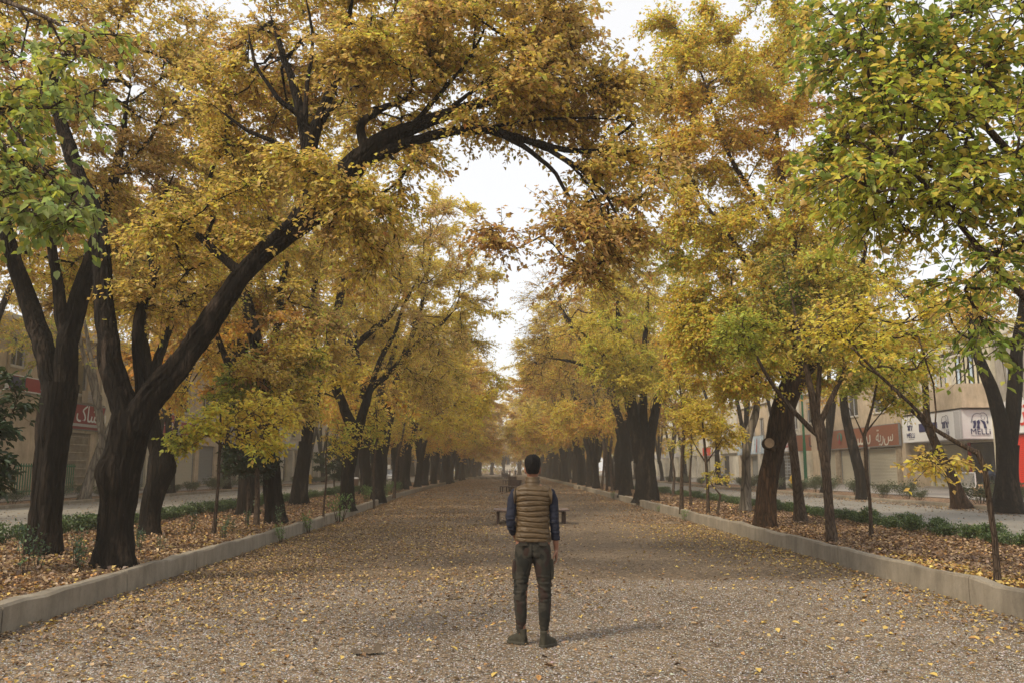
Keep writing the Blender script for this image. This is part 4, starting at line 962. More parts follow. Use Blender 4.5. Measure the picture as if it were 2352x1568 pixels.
evergreen('clipped_evergreen', 'drooping mid-green young tree in the left row, before the far trunks', (-8.4, 55.0, BED_Z - .05), 1.6, [((-8.4, 55, 3.0), (.8, .8, 1.3), 3)], 2600, 504, leaf=(.2, .06))

# ------------------------------------------------------------------ fallen leaves
def litter(name, x0f, x1f, y0, y1, n, z, cols, size, prob, seed, tilt=.35):
    rng = np.random.default_rng(seed)
    Yv = y0 + (y1 - y0) * rng.random(n)
    a = np.array([x0f(y) for y in Yv]); b = np.array([x1f(y) for y in Yv])
    X = a + (b - a) * rng.random(n)
    keep = rng.random(n) < prob(X, Yv)
    X, Yv = X[keep], Yv[keep]; m = len(X)
    th = rng.uniform(0, 6.28, m)
    A = np.stack([np.cos(th), np.sin(th), rng.normal(0, tilt, m) * .7], 1)
    N = np.stack([rng.normal(0, tilt, m), rng.normal(0, tilt, m), np.ones(m)], 1)
    L = size * rng.uniform(.45, 1.25, m); W = L * rng.uniform(.5, .8, m)
    P = np.stack([X, Yv, z + rng.uniform(.003, .022, m) + np.abs(A[:, 2]) * L * .5], 1)
    col = pick_cols(rng, m, cols) * (1 + rng.normal(0, .2, (m, 1)))
    me = leaf_mesh(name, P, A, N, L, W, np.clip(col, .01, .85), False, cup=.3)
    return tag(link(name, me, None, M['litter']), kind='stuff')
TAN = (.38, .265, .145); BR2 = (.19, .115, .062); DK = (.09, .052, .033); YL = (.60, .43, .12); OR = (.42, .22, .07); PK = (.36, .245, .17)
def nz(X, Y, s, o): return np.array([mnoise.noise(Vector((x * s, y * s * .6, o))) for x, y in zip(X, Y)])
def p_path(X, Y):
    l_ = np.interp(Y, [0, 25, 50, 77], [-4.95, -5.25, -6.3, -6.7]); r_ = np.interp(Y, [0, 40, 75], [5.55, 5.85, 6.15])
    e = np.clip(np.exp(-(X - l_) / 1.3) + .9 * np.exp(-(r_ - X) / .9), 0, 1)
    w = .14 + 1.0 * e + .44 * np.clip(nz(X, Y, .35, 1) * 2 + .35, 0, 1) * np.clip((Y - 7) / 7, .3, 1) + .25 * np.clip((-X - .5) / 4, 0, 1)
    bare = np.clip(1 - np.exp(-((X - 2.3) ** 2) / 3.2) * .75, 0, 1)
    return np.clip(w, 0, 1) * bare * np.clip((Y - 5.5) / 4.5, .45, 1)
cl, cr = lambda y: curb_l(y) + .02, lambda y: curb_r(y) - .02
LC = [(TAN, 5), (BR2, 2.2), (DK, .8), (YL, 1.8), (OR, .9), (PK, 1.6)]
litter('fallen_leaves', cl, lambda y: 2.4, 6.0, 26, 62000, 0, LC, .052, p_path, 601)
litter('fallen_leaves', lambda y: 2.4, cr, 6.0, 26, 13000, 0, [(TAN, 3), (YL, 4), (OR, 1.4), (BR2, 1.4)], .058, p_path, 602)
litter('fallen_leaves', cl, cr, 26, 50, 34000, 0, [(TAN, 4), (BR2, 2.4), (OR, 1.5), (YL, .5), (PK, 1.8)], .07, p_path, 603)
litter('fallen_leaves', cl, cr, 50, 150, 30000, 0, [(TAN, 4), (BR2, 2), (OR, 2.5), (PK, 1.5)], .11, p_path, 604)
one = lambda X, Y: np.ones(len(X))
BC = [(TAN, 2.6), (BR2, 3.6), (DK, 2.4), (OR, .9), (YL, .35), (PK, 2)]
litter('bed_leaves', lambda y: -9.3, lambda y: curb_l(y) - .16, 7, 22, 26000, BED_Z, [(TAN, 4), (BR2, 3), (DK, 1.8), (OR, 1), (YL, .8), (PK, 1.8)], .07, one, 605, .5)
litter('bed_leaves', lambda y: -10, lambda y: curb_l(y) - .16, 22, 60, 22000, BED_Z, BC, .09, one, 606, .5)
litter('bed_leaves', lambda y: curb_r(y) + .16, lambda y: 9.5, 7, 24, 24000, BED_Z, BC, .072, one, 607, .4)
litter('bed_leaves', lambda y: curb_r(y) + .16, lambda y: 9.8, 24, 60, 20000, BED_Z, BC, .09, one, 608, .4)
litter('bed_leaves', lambda y: curb_r(y) + .16, lambda y: curb_r(y) + .9, 8, 14, 900, BED_Z + .01, [(YL, 4), (OR, 1)], .075, one, 609, .4)
litter('road_leaves', lambda y: 15.6, lambda y: 17.0, 15, 80, 6000, ROAD_Z, BC, .07, one, 610, .3)
litter('road_leaves', lambda y: 9.95, lambda y: 16, 12, 60, 1500, ROAD_Z, BC, .07, one, 611, .3)
litter('road_leaves', lambda y: -18.2, lambda y: -10.5, 15, 70, 2600, ROAD_Z, BC, .07, one, 612, .3)
# the biggest loose leaves nearest to the viewer, one by one
rng9 = np.random.default_rng(77); lm = []
for i in range(8):
    c = [YL, OR, TAN, YL, BR2, TAN, OR, YL][i]; L = np.array([[.085, .075, .095, .07, .09, .08, .065, .088][i]])
    V = leaf_mesh('fallen_leaf', np.array([[-L[0] / 2, 0, .01]]), np.array([[1, 0, rng9.normal(0, .1)]]), np.array([[0, rng9.normal(0, .15), 1.]]), L, L * .66, np.array([c]), True, cup=rng9.uniform(.1, .4))
    V.materials.append(M['litter']); lm.append(V)
for k in range(170):
    y = 6.9 + 6.5 * rng9.random() ** 1.2
    x = rng9.uniform(-4.6, 5.2) if k % 3 else curb_r(y) - abs(rng9.normal(0, .7)) - .05
    if -.25 < x < .75 and 7.4 < y < 8.6: continue
    i = int(rng9.integers(0, 8))
    o = link('fallen_leaf', lm[i]); o.location = (x, y, .006 + rng9.random() * .01); o.rotation_euler = (rng9.normal(0, .16), rng9.normal(0, .16), rng9.uniform(0, 6.28))
    tag(o, 'single dry %s leaf lying loose on the gravel in the foreground' % ['yellow', 'orange', 'tan', 'yellow', 'brown', 'tan', 'orange', 'yellow'][i], 'leaf', 'loose leaves on the near gravel')
# pebbles of the near gravel
def pebbles(n, y0, y1, seed, s0, s1):
    rng = np.random.default_rng(seed)
    X = rng.uniform(-5, 5.6, n); Yv = y0 + (y1 - y0) * rng.random(n) ** 1.3
    s = rng.uniform(s0, s1, n)
    oc = np.array([[1, 0, 0], [0, 1, 0], [-1, 0, 0], [0, -1, 0], [0, 0, .7], [0, 0, -.7]], float)
    th = rng.uniform(0, 6.28, n); c, si = np.cos(th), np.sin(th)
    V = oc[None] * s[:, None, None] * rng.uniform(.6, 1.2, (n, 6, 1)) * np.array([1, .75, .75])
    V2 = V.copy(); V2[..., 0] = V[..., 0] * c[:, None] - V[..., 1] * si[:, None]; V2[..., 1] = V[..., 0] * si[:, None] + V[..., 1] * c[:, None]
    V2 += np.stack([X, Yv, np.full(n, .15) * s], 1)[:, None]
    b = np.arange(n)[:, None] * 6
    T = np.concatenate([b + np.array(t) for t in ((0, 1, 4), (1, 2, 4), (2, 3, 4), (3, 0, 4))], 0)
    g_ = rng.uniform(.12, .5, (n, 1)); col = g_ * np.array([1, .93, .87]) * (1 + rng.normal(0, .05, (n, 3)))
    me = np_mesh('gravel_stones', V2.reshape(-1, 3), None, T, np.repeat(np.clip(col, .03, .7), 6, 0))
    return tag(link('gravel_stones', me, None, M['stone']), kind='stuff')
pebbles(70000, 6.2, 13, 701, .006, .013)
pebbles(1200, 6.4, 16, 702, .012, .024)

# the wood that closes the view, far beyond the statue
rngw = np.random.default_rng(909); nw = 9000
Pw = np.stack([rngw.uniform(-34, 34, nw), rngw.uniform(318, 330, nw), 14 * rngw.random(nw) ** .8], 1)
lw = leaf_mesh('far_wood', Pw, rngw.normal(0, 1, (nw, 3)), rngw.normal(0, 1, (nw, 3)) + np.array([0, -.6, .4]), rngw.uniform(.7, 1.3, nw), rngw.uniform(.5, .9, nw), pick_cols(rngw, nw, [(MUST, 3), (OCHRE, 3), (BRN, 2), (YGRN, 2)]))
tag(link('far_wood', lw, None, M['leaf']), kind='stuff')
# ------------------------------------------------------------------ buildings and shop fronts
M['plaster'] = concrete_mat('beige_plaster', (0.50, 0.41, 0.30), 0.5, .6)
M['cream'] = concrete_mat('cream_render', (0.55, 0.51, 0.40), 0.4, .5)
M['stone_white'] = concrete_mat('pale_stone', (0.60, 0.57, 0.50), 0.3, .5)
M['brickgrey'] = concrete_mat('grey_brick', (0.30, 0.28, 0.25), 0.5, .8)
M['shut_white'] = simple('white_shutter_paint', (0.62, 0.62, 0.60), .5, .06)
M['shut_cream'] = simple('cream_shutter_paint', (0.50, 0.47, 0.38), .5, .08)
M['shut_grey'] = simple('grey_shutter_paint', (0.24, 0.25, 0.25), .5, .12)
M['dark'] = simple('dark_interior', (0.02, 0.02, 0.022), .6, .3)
M['glass'] = simple('dark_window_glass', (0.03, 0.035, 0.04), .08, .2, spec=.8, bmp=0)
M['metal_grey'] = simple('grey_metal', (0.20, 0.21, 0.22), .5, .15)
M['metal_rust'] = simple('beige_grille_paint', (0.33, 0.28, 0.21), .6, .25, 3)
M['red'] = simple('red_sign_paint', (0.27, 0.016, 0.022), .4, .08)
M['bright_red'] = simple('bright_red_cladding', (0.62, 0.035, 0.02), .45, .06)
M['white'] = simple('white_sign_face', (0.72, 0.73, 0.74), .4, .03)
M['navy'] = simple('navy_paint', (0.02, 0.024, 0.10), .5, .08)
M['blue'] = simple('blue_paint', (0.03, 0.10, 0.32), .5, .08)
M['terra'] = simple('terracotta_sign', (0.23, 0.085, 0.045), .6, .12)
M['green_paint'] = simple('green_paint', (0.01, 0.13, 0.055), .4, .12)
M['yellow_paint'] = simple('yellow_paint', (0.66, 0.42, 0.03), .45, .15)
M['marble'] = simple('brown_marble', (0.30, 0.24, 0.17), .4, .4, 4)
M['black'] = simple('black_plastic', (0.015, 0.015, 0.017), .5, .2)
M['ltgrey'] = simple('light_grey_frame', (0.45, 0.45, 0.47), .5, .06)
M['cardboard'] = simple('brown_cardboard', (0.42, 0.27, 0.14), .8, .15)
M['poster'] = simple('pale_blue_poster', (0.40, 0.50, 0.60), .5, .35, 2.5)
M['tealgreen'] = simple('teal_paint', (0.03, 0.20, 0.16), .5, .1)

class Loc:
    """parts of one building in its own frame: x to the viewer's right, y into the wall, z up"""
    def __init__(s, root): s.r = root
    def box(s, name, mat, x0, x1, y0, y1, z0, z1, parent=None, bevel=0):
        m = MB(); m.box(x0, x1, y0, y1, z0, z1); return m.build(name, M[mat], parent or s.r, bevel=bevel)

def wall_with_holes(name, mat, root, W, z0, z1, holes, depth=.25, y=0.0):
    """one wall mesh with real openings (x0,x1,z0,z1) and their reveals"""
    xs = sorted({0.0, W} | {h[0] for h in holes} | {h[1] for h in holes}); zs = sorted({z0, z1} | {h[2] for h in holes} | {h[3] for h in holes})
    m = MB()
    for i in range(len(xs) - 1):
        for k in range(len(zs) - 1):
            cx, cz = (xs[i] + xs[i+1]) / 2, (zs[k] + zs[k+1]) / 2
            if any(h[0] < cx < h[1] and h[2] < cz < h[3] for h in holes): continue
            m.box(xs[i], xs[i+1], y, y + depth, zs[k], zs[k+1])
    return m.build(name, M[mat], root)

def window(L, x0, x1, z0, z1, mat='ltgrey', bars=1, sill=True):
    f = MB(); t = .07
    f.box(x0, x1, .09, .15, z0, z0 + t); f.box(x0, x1, .09, .15, z1 - t, z1); f.box(x0, x0 + t, .093, .147, z0 + t, z1 - t); f.box(x1 - t, x1, .093, .147, z0 + t, z1 - t)
    for b in range(bars):
        c = x0 + (x1 - x0) * (b + 1) / (bars + 1); f.box(c - .03, c + .03, .1, .14, z0 + t, z1 - t)
    w = f.build('window', M[mat], L.r)
    w_ = MB(); w_.box(x0 + .01, x1 - .01, .16, .175, z0 + .01, z1 - .01); w_.build('pane', M['glass'], w)
    if sill: s_ = MB(); s_.box(x0 - .08, x1 + .08, -.1, .06, z0 - .1, z0 - .005); s_.build('sill', M['stone_white'], w)
    return w

def shutter(L, x0, x1, z0, z1, mat, y=.18, pitch=.11, stripes=()):
    """roller shutter: corrugated slats in side guides"""
    m = MB(); n = int((z1 - z0) / pitch); p = (z1 - z0) / n; prof = []
    for i in range(n):
        a = z0 + i * p; prof += [(y + .02, a), (y - .015, a + p * .25), (y - .015, a + p * .75), (y + .02, a + p * .97)]
    m.rings([[(x0, q[0], q[1]) for q in prof], [(x1, q[0], q[1]) for q in prof]], cap=False, closed=False)
    o = m.build('shutter', M[mat], L.r)
    for x_ in (x0 - .06, x1): g = MB(); g.box(x_, x_ + .06, y - .05, y + .08, z0, z1); g.build('guide_rail', M['metal_grey'], o)
    for (a, b, mt) in stripes:
        s_ = MB(); s_.box(x0 + .02, x1 - .02, y - .024, y - .018, a, b); s_.build('stripe', M[mt], o)
    return o

def text(root, s, x, z, size, mat, y=-.03, ext=.006, name='lettering', shear=0, align='CENTER'):
    cu = bpy.data.curves.new(name, 'FONT'); cu.body = s; cu.size = size; cu.align_x = align; cu.align_y = 'CENTER'; cu.extrude = ext; cu.shear = shear
    t = bpy.data.objects.new(name, cu); C.objects.link(t); dg = bpy.context.evaluated_depsgraph_get(); dg.update()
    me = bpy.data.meshes.new_from_object(t.evaluated_get(dg)); bpy.data.objects.remove(t); me.name = name; me.materials.clear()
    o = link(name, me, root, M[mat])
    o.location = (x, y, z); o.rotation_euler = (math.pi / 2, 0, 0); return o

def front(side, Yv, X=None):
    """root frame of a facade, its origin at the viewer's left end"""
    if side == 'R': return (X or FAC_R, Yv, BASE_Z), -math.pi / 2
    if side == 'L': return (X or FAC_L, Yv, BASE_Z), math.pi / 2

def building(side, Ya, Yb, H, mat, label, holes, X=None, roofcol='ltgrey', cornice=True):
    W = abs(Yb - Ya); loc, rz = front(side, max(Ya, Yb) if side == 'R' else min(Ya, Yb), X)
    root = empty('shop_building', loc, rz, label, 'shop building'); L = Loc(root)
    wall_with_holes('wall', mat, root, W, -.3, H, holes)
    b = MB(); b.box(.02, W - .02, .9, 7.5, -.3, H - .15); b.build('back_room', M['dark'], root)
    r = MB(); r.box(0, W, .0, 7.6, H, H + .18); r.build('roof', M['stone_white'], root)
    for x_ in (0, W - .22): e = MB(); e.box(x_, x_ + .22, .252, 7.5, -.3, H - .002); e.build('side_wall', M[mat], root)
    if cornice: c = MB(); c.box(-.0, W, -.22, -.003, H - .45, H - .2); c.build('cornice', M['stone_white'], root)
    st = MB(); st.box(0.05, W - .05, -.5, -.004, -.25, .04); st.build('step', M['pave'], root)
    return root, L, W

def sign(loc, rz, W, H, face, label, th=.16, tilt=0, frame='ltgrey', cat='sign'):
    root = empty('shop_sign', loc, rz, label, cat); root.rotation_euler = (tilt, 0, rz) if False else (0, 0, rz)
    m = MB(); m.box(0, W, 0, th, 0, H)
    if tilt:
        m.v = [(x, y - z * math.tan(tilt), z) for x, y, z in m.v]
    m.build('panel', M[face], root)
    f = MB(); t = .05
    f.box(-t, W + t, -.012, th, H, H + t); f.box(-t, W + t, -.012, th, -t, 0); f.box(-t, -.002, -.01, th, 0.002, H - .002); f.box(W + .002, W + t, -.01, th, 0.002, H - .002)
    if tilt: f.v = [(x, y - z * math.tan(tilt), z) for x, y, z in f.v]
    f.build('frame', M[frame], root)
    return root

def wins(xs, z0, z1, w): return [(x, x + w, z0, z1) for x in xs]
# ---- right side -------------------------------------------------
# red-clad shop at the right edge
h = [(.4, 9.0, .05, 3.3)] + wins([1, 4, 7, 10], 5.4, 7.6, 1.6)
b, L, W = building('R', 40, 53, 9.5, 'brickgrey', 'grey-brick building with bright red shop front at the right edge', h, X=30.6)
m = MB(); n = 26
for i in range(n): m.box(.42, 8.98, .10, .16 + .0, .06 + i * .124, .06 + i * .124 + .112)
m.build('shutter', M['bright_red'], b)
for q in h[1:]: window(L, *q[:2], *q[2:])
s = sign((30.5, 52.9, BASE_Z + 3.4), -math.pi / 2, 9, 1.9, 'white', 'white shop sign with big red letters at the right edge')
text(s, '\ufe8e\ufef3\ufeae\ufe97', 1.6, 1.0, 2.0, 'bright_red'); bx = MB(); bx.box(3.2, 6.5, -.05, -.012, .75, 1.0); bx.build('red_bar', M['bright_red'], s)
text(s, 'B', 4.4, .3, .5, 'yellow_paint')
# elephant shop
h = [(.3, 4.3, .05, 2.95), (4.75, 8.4, .05, 2.95), (.8, 7.6, 6.7, 9.2)]
b, L, W = building('R', 53.2, 61.9, 10.5, 'cream', 'cream building with curtained upper windows behind the elephant sign', h, X=30.4)
shutter(L, .36, 4.24, .06, 2.9, 'shut_cream')
g_ = MB(); g_.box(4.8, 8.3, .3, .33, .06, 2.9); g_.build('shop_window', M['glass'], b)
for i in range(13):
    m = MB(); x = .95 + i * .53; m.rings([[(x + .26 * u, .32 + .05 * math.sin(u * 9), 6.72) for u in np.linspace(0, 1, 7)], [(x + .26 * u, .32 + .05 * math.sin(u * 9), 9.18) for u in np.linspace(0, 1, 7)]], cap=False, closed=False)
    m.build('curtain', M['cream' if i % 3 else 'poster'], b)
m = MB(); m.box(-.1, W + .1, -2.0, -.01, 5.05, 6.55); m.build('balcony_parapet', M['plaster'], b)
m = MB(); [m.box(x, x + .12, -1.95, -1.8, 6.57, 8.3) for x in np.arange(.2, 8, .62)]; m.box(0, W, -1.97, -1.78, 8.302, 8.42); m.build('balcony_railing', M['stone_white'], b)
m = MB(); m.box(6.4, 6.55, -.6, -.45, .05, 2.95); m.build('entrance_post', M['red'], b)
# lattice fence in front of the show window
f_root = empty('lattice_fence', (28.9, 56.5, BASE_Z), -math.pi / 2, 'low white lattice fence with spikes below the elephant sign', 'fence')
m = MB(); m.box(0, 3.3, 0, .05, .04, .14); m.box(0, 3.3, 0, .05, .98, 1.06); m.box(0, .06, -.005, .055, .04, 1.06); m.box(3.24, 3.3, -.005, .055, .04, 1.06); m.build('frame', M['white'], f_root)
m = MB(); m.box(.062, 3.238, .035, .045, .142, .978); m.build('backing', M['stone_white'], f_root)
m = MB()
for i in range(-8, 26):
    x = i * .13; m.tube([(max(.06, min(3.24, x)), .02, .14 + max(0, (.06 - x)) * 0), (max(.06, min(3.24, x + .84)), .02, .98)], .009, 4)
    m.tube([(max(.06, min(3.24, x + .84)), .024, .14), (max(.06, min(3.24, x)), .024, .98)], .009, 4)
m.build('lattice', M['metal_grey'], f_root)
m = MB(); [m.tube([(x, .02, 1.06), (x, .02, 1.2)], [.012, .002], 4) for x in np.arange(.05, 3.3, .1)]; m.build('spikes', M['black'], f_root)

def elephant(root, cx, cz, s, mat='navy', y=-.035):
    """standing elephant emblem: outlined back and trunk, solid legs"""
    def P(pts): return [(cx + a * s, cz + b * s) for a, b in pts]
    out = [(-1.0, -.25), (-1.02, .1), (-.9, .5), (-.6, .8), (-.2, .86), (.1, .78), (.25, .92), (.55, .95), (.85, .72), (.98, .4), (.95, .05), (1.05, -.2), (.98, -.4), (.82, -.35)]
    m = MB(); pr = P(out); m.tube([(a, y, b) for a, b in pr], .028 * s, 5)
    ear = P([(.25, .7), (.15, .35), (.3, .05), (.55, .1), (.62, .4)]); m.tube([(a, y, b) for a, b in ear], .022 * s, 5)
    tail = P([(-1.0, .1), (-1.12, -.2), (-1.08, -.35)]); m.tube([(a, y, b) for a, b in tail], .02 * s, 5)
    m.build('emblem_outline', M[mat], root)
    m = MB()
    for poly in ([(-.85, -1), (-.95, -.98), (-.82, -.5), (-.9, -.1), (-.55, .0), (-.5, -.4), (-.66, -1)], [(-.5, -1), (-.35, -.55), (-.42, -.1), (-.1, .1), (.0, -.3), (-.12, -.55), (-.05, -1)],
                 [(.0, .1), (.25, .0), (.62, -.15), (.7, -.5), (.82, -1), (.45, -1), (.42, -.55), (.28, -.25)], [(.8, -.05), (.95, -.1), (1.0, -.38), (.86, -.3)]):
        m.prism(P(poly), y - .01, y)
    m.build('emblem_legs', M[mat], root)
Zs = BASE_Z + 3.15
s = sign((28.5, 61.6, Zs), -math.pi / 2, 7.9, 1.75, 'white', 'long white shop sign with two elephants and a navy strip, along the facade', th=1.9)
elephant(s, 1.2, 1.15, .36); text(s, 'MELLi', 1.25, .42, .5, 'navy'); m = MB(); m.box(0.8300000000000001, 1.67, -.02, -.004, .14, .17); m.build('small_print_line', M['metal_grey'], s)
m = MB(); m.box(2.5, 5.0, -.03, -.003, .62, 1.18); m.build('navy_strip', M['navy'], s); text(s, '\ufe94\ufeaa\ufee0\ufea0\ufee3', 3.75, .9, .34, 'white', y=-.04)
elephant(s, 6.1, 1.15, .42); text(s, '\ufee1\ufead\ufe8e\ufed7', 6.15, .42, .5, 'navy'); m = MB(); m.box(5.75, 6.550000000000001, -.02, -.004, .14, .17); m.build('small_print_line', M['metal_grey'], s)
m = MB(); m.box(7.2, 7.85, -.02, -.003, .03, 1.72); m.build('end_band', M['ltgrey'], s)
s = sign((28.52, 53.48, Zs), 0, 2.15, 1.75, 'white', 'square white elephant sign at the box corner, facing down the promenade', th=.15)
elephant(s, 1.1, 1.12, .5); text(s, 'MELLi', 1.1, .4, .52, 'navy'); m = MB(); m.box(0.5000000000000001, 1.7000000000000002, -.02, -.004, .14, .17); m.build('small_print_line', M['metal_grey'], s)
# orange-brown sign and cream shutters
h = [(.5, 4.6, .05, 2.9), (5.6, 10.2, .05, 2.9), (11.2, 16.4, .05, 2.9)] + wins([2, 7, 12, 17], 5.6, 7.6, 2.0)
b, L, W = building('R', 62.0, 84, 8.8, 'plaster', 'building with three cream roller shutters below a terracotta sign band', [(W_ + 4, X_ + 4, a, c) for W_, X_, a, c in h[:3]] + h[3:])
for q in h[:3]: shutter(L, q[0] + 4.06, q[1] + 3.94, .06, 2.85, 'shut_cream')
for q in h[3:]: window(L, q[0], q[1], q[2], q[3])
for x in (8.9, 14.5, 20.6):
    L.box('pilaster', 'marble', x, x + .8, -.06, -.004, -.2, 2.98)
L.box('column', 'cream', .6, 1.5, -.3, -.01, -.2, 2.98); L.box('column', 'cream', 2.2, 3.0, -.3, -.01, -.2, 2.98)
s = sign((28.55, 79.0, BASE_Z + 3.0), -math.pi / 2, 16.6, 1.55, 'terra', 'long terracotta shop sign with pale flowing script', frame='metal_grey')
text(s, '\ufeb1\ufeae\ufe91', 10.0, .75, 1.9, 'stone_white', shear=.2); text(s, '\ufe94\ufef3\ufead\ufeb1', 14.2, .7, 1.3, 'stone_white', shear=.2)
m = MB(); m.slab([(math.cos(a) * .5, math.sin(a) * .38) for a in np.linspace(0, 6.1, 14)], 0, .03); m.v = [(x + 5.6, -.04 - z, y + .95) for x, y, z in m.v]; m.build('green_emblem', M['tealgreen'], s)
m = MB(); m.prism([(5.35, .4), (5.85, .4), (5.7, 1.25), (5.5, 1.25)], -.09, -.075); m.build('emblem_tulip', M['red'], s)
s = sign((28.2, 83.6, BASE_Z + 3.0), -math.pi / 2 + .25, 4.2, 1.5, 'terra', 'short angled terracotta sign with black script left of the long one', frame='metal_grey')
text(s, '\ufe8e\ufedf\ufe8e', 2.6, .75, 1.3, 'black')
# grille shop with grey sign
h = [(.5, 3.3, .1, 2.9), (4.0, 8.2, .1, 2.9)] + wins([1.2, 4.6, 7.5], 5.2, 7.2, 1.7)
b, L, W = building('R', 84.2, 94, 9.6, 'stone_white', 'stone building with a dark glass grille door below a grey sign', h)
for q in h[:2]:
    g_ = MB(); g_.box(q[0], q[1], .2, .22, q[2], q[3]); g_.build('door_glass', M['glass'], b)
    g_ = MB(); [g_.box(q[0] + .02, q[1] - .02, .13, .17, z, z + .06) for z in np.arange(q[2] + .05, q[3] - .05, .34)]; [g_.box(x, x + .05, .132, .168, q[2] + .01, q[3]) for x in np.linspace(q[0], q[1] - .05, 5)]; g_.build('grille', M['metal_grey'], b)
for q in h[2:]: window(L, *q)
s = sign((28.6, 91.6, BASE_Z + 3.1), -math.pi / 2, 6.6, 1.6, 'ltgrey', 'grey shop sign with red brush lettering', frame='metal_grey'); text(s, '\ufe97\ufeb4\ufe92', 3.4, .8, 1.5, 'red')
# poster sign building and the arcade of pale columns
h = [(1, 4.6, .1, 2.8), (5.6, 9, .1, 2.8)] + wins([1.5, 6, 9.4], 5, 7, 1.6)
b, L, W = building('R', 94.2, 107, 9, 'plaster', 'beige building with a white column and pale blue picture sign', h)
for q in h[:2]: shutter(L, q[0] + .06, q[1] - .06, .12, 2.78, 'shut_grey')
for q in h[2:]: window(L, *q)
L.box('column', 'stone_white', 9.9, 10.9, -.5, -.01, -.25, 3.0); L.box('column', 'stone_white', 4.8, 5.4, -.5, -.01, -.25, 3.0)
s = sign((28.4, 106, BASE_Z + 3.0), -math.pi / 2, 11, 2.0, 'poster', 'pale blue picture sign with red and white streaks', frame='metal_grey')
for k in range(7):
    m = MB(); x = 1 + k * 1.4; m.prism([(x, .2), (x + .35, .15), (x + .7, 1.5), (x + .45, 1.75)], -.02, -.004); m.build('streak', M['red' if k % 2 else 'white'], s)
def arcade(side, Ya, Yb, H, mat, label, bay=4.2, X=None):
    W = abs(Yb - Ya); n = int(W / bay); hs = []
    for i in range(n): hs.append((i * bay + .55, i * bay + bay - .55, .1, 3.0))
    up = []
    for i in range(n):
        for zz in ((4.6, 6.4), (7.6, 9.2)):
            if zz[1] < H - .6: up.append((i * bay + 1.1, i * bay + bay - 1.1, *zz))
    b, L, W = building(side, Ya, Yb, H, mat, label, hs + up, X=X)
    mats = ['glass', 'shut_grey', 'shut_white', 'dark', 'shut_cream']; rg = random.Random(int(Ya))
    for q in hs:
        k = rg.choice(mats)
        if k.startswith('shut'): shutter(L, q[0] + .06, q[1] - .06, q[2], q[3] - .02, k, pitch=.16)
        else: m = MB(); m.box(q[0], q[1], .2, .22, q[2], q[3]); m.build('shop_window', M[k], b)
        L.box('column', 'stone_white', q[0] - .85, q[0] - .25, -.55, -.01, -.25, 3.25)
    L.box('fascia', rg.choice(['ltgrey', 'stone_white', 'metal_grey']), 0, W, -.3, -.01, 3.3, 4.1)
    for q in up: window(L, *q)
    return b
arcade('R', 107.2, 132, 9.6, 'stone_white', 'pale stone arcade of shops, nearer of the two on the right')
arcade('R', 132.2, 175, 8.2, 'cream', 'cream arcade of shops, farther of the two on the right')
arcade('R', 175.2, 235, 10, 'plaster', 'hazy beige block at the far end of the right side')
s = sign((28.2, 124, BASE_Z + 3.2), -math.pi / 2, 5, 1.1, 'bright_red', 'small red sign over the pale arcade'); text(s, '\ufeb4\ufe92', 2.5, .5, .9, 'white')
# ---- left side --------------------------------------------------
h = wins([6.2], 1.0, 2.2, .1)
b, L, W = building('L', 27, 43.3, 8.2, 'plaster', 'crumbling beige plaster wall and house at the left edge', [(3, 4.6, 5.6, 7.2), (8, 9.6, 5.9, 7.4), (12.3, 13.6, 6.0, 7.4)], cornice=False)
for q in [(3, 4.6, 5.6, 7.2), (8, 9.6, 5.9, 7.4), (12.3, 13.6, 6.0, 7.4)]: window(L, *q)
L.box('ledge', 'plaster', 0, W, -.35, -.01, 4.2, 4.75); L.box('pilaster', 'plaster', 15.2, 15.7, -.12, -.01, -.25, 4.19); L.box('drainpipe', 'metal_rust', 12.0, 12.12, -.14, -.02, 4.76, 8)
s = sign((-22.55, 38.6, BASE_Z + 4.85), math.pi / 2, 4.4, .62, 'red', 'narrow red banner sign lying on the plaster ledge', frame='white')
m = MB(); m.box(.05, 1.3, -.02, -.004, .04, .58); m.build('dark_portrait_panel', M['navy'], s); text(s, '\ufe96\ufed7', 3.2, .3, .8, 'white')
fr = empty('green_fence', (-21.3, 37.5, BASE_Z - .02), math.pi / 2, 'green metal railing fence at the left edge, in front of the plaster wall', 'fence')
m = MB(); m.box(0, 5.2, 0, .05, .25, .31); m.box(0, 5.2, 0, .05, 1.35, 1.42); m.build('rail', M['green_paint'], fr)
gb = MB(); gb.box(0, .035, .008, .042, .1, 1.5); gm = gb.mesh('railing_bar'); gm.materials.append(M['green_paint'])
for i in range(26): o = link('railing_bar', gm, fr); o.location = (.05 + i * .2, 0, 0)
# latticed shop
h = [(.5, 3.9, .1, 3.15)] + [(1.0, 3.2, 5.2, 7.4)]
b, L, W = building('L', 43.6, 48.2, 8.6, 'plaster', 'plaster shop with a closed folding lattice gate under a red sign', h)
m = MB(); m.box(.52, 3.88, .3, .32, .1, 3.15); m.build('shop_window', M['glass'], b)
m = MB()
for i in range(30):
    x = .55 + i * .112; m.box(x, x + .035, .1, .14, .12, 3.12)
for z in np.arange(.3, 3.1, .42):
    for i in range(29):
        x = .57 + i * .112; m.box(x, x + .112, .085, .098, z + (.0 if i % 2 else .04), z + (.03 if i % 2 else .07)); 
    m.box(.52, 3.88, .06, .084, z + .1, z + .16)
m.build('folding_lattice', M['metal_rust'], b)
L.box('door_frame', 'cream', .3, .5, -.05, -.004, .0, 3.3); L.box('lintel', 'cream', .3, 4.2, -.08, -.004, 3.17, 3.34)
window(L, 1.0, 3.2, 5.2, 7.4)
s = sign((-22.8, 44.5, BASE_Z + 3.35), math.pi / 2, 3.6, 1.25, 'red', 'red shop sign with white script, over the folding lattice gate', tilt=.18, frame='metal_grey')
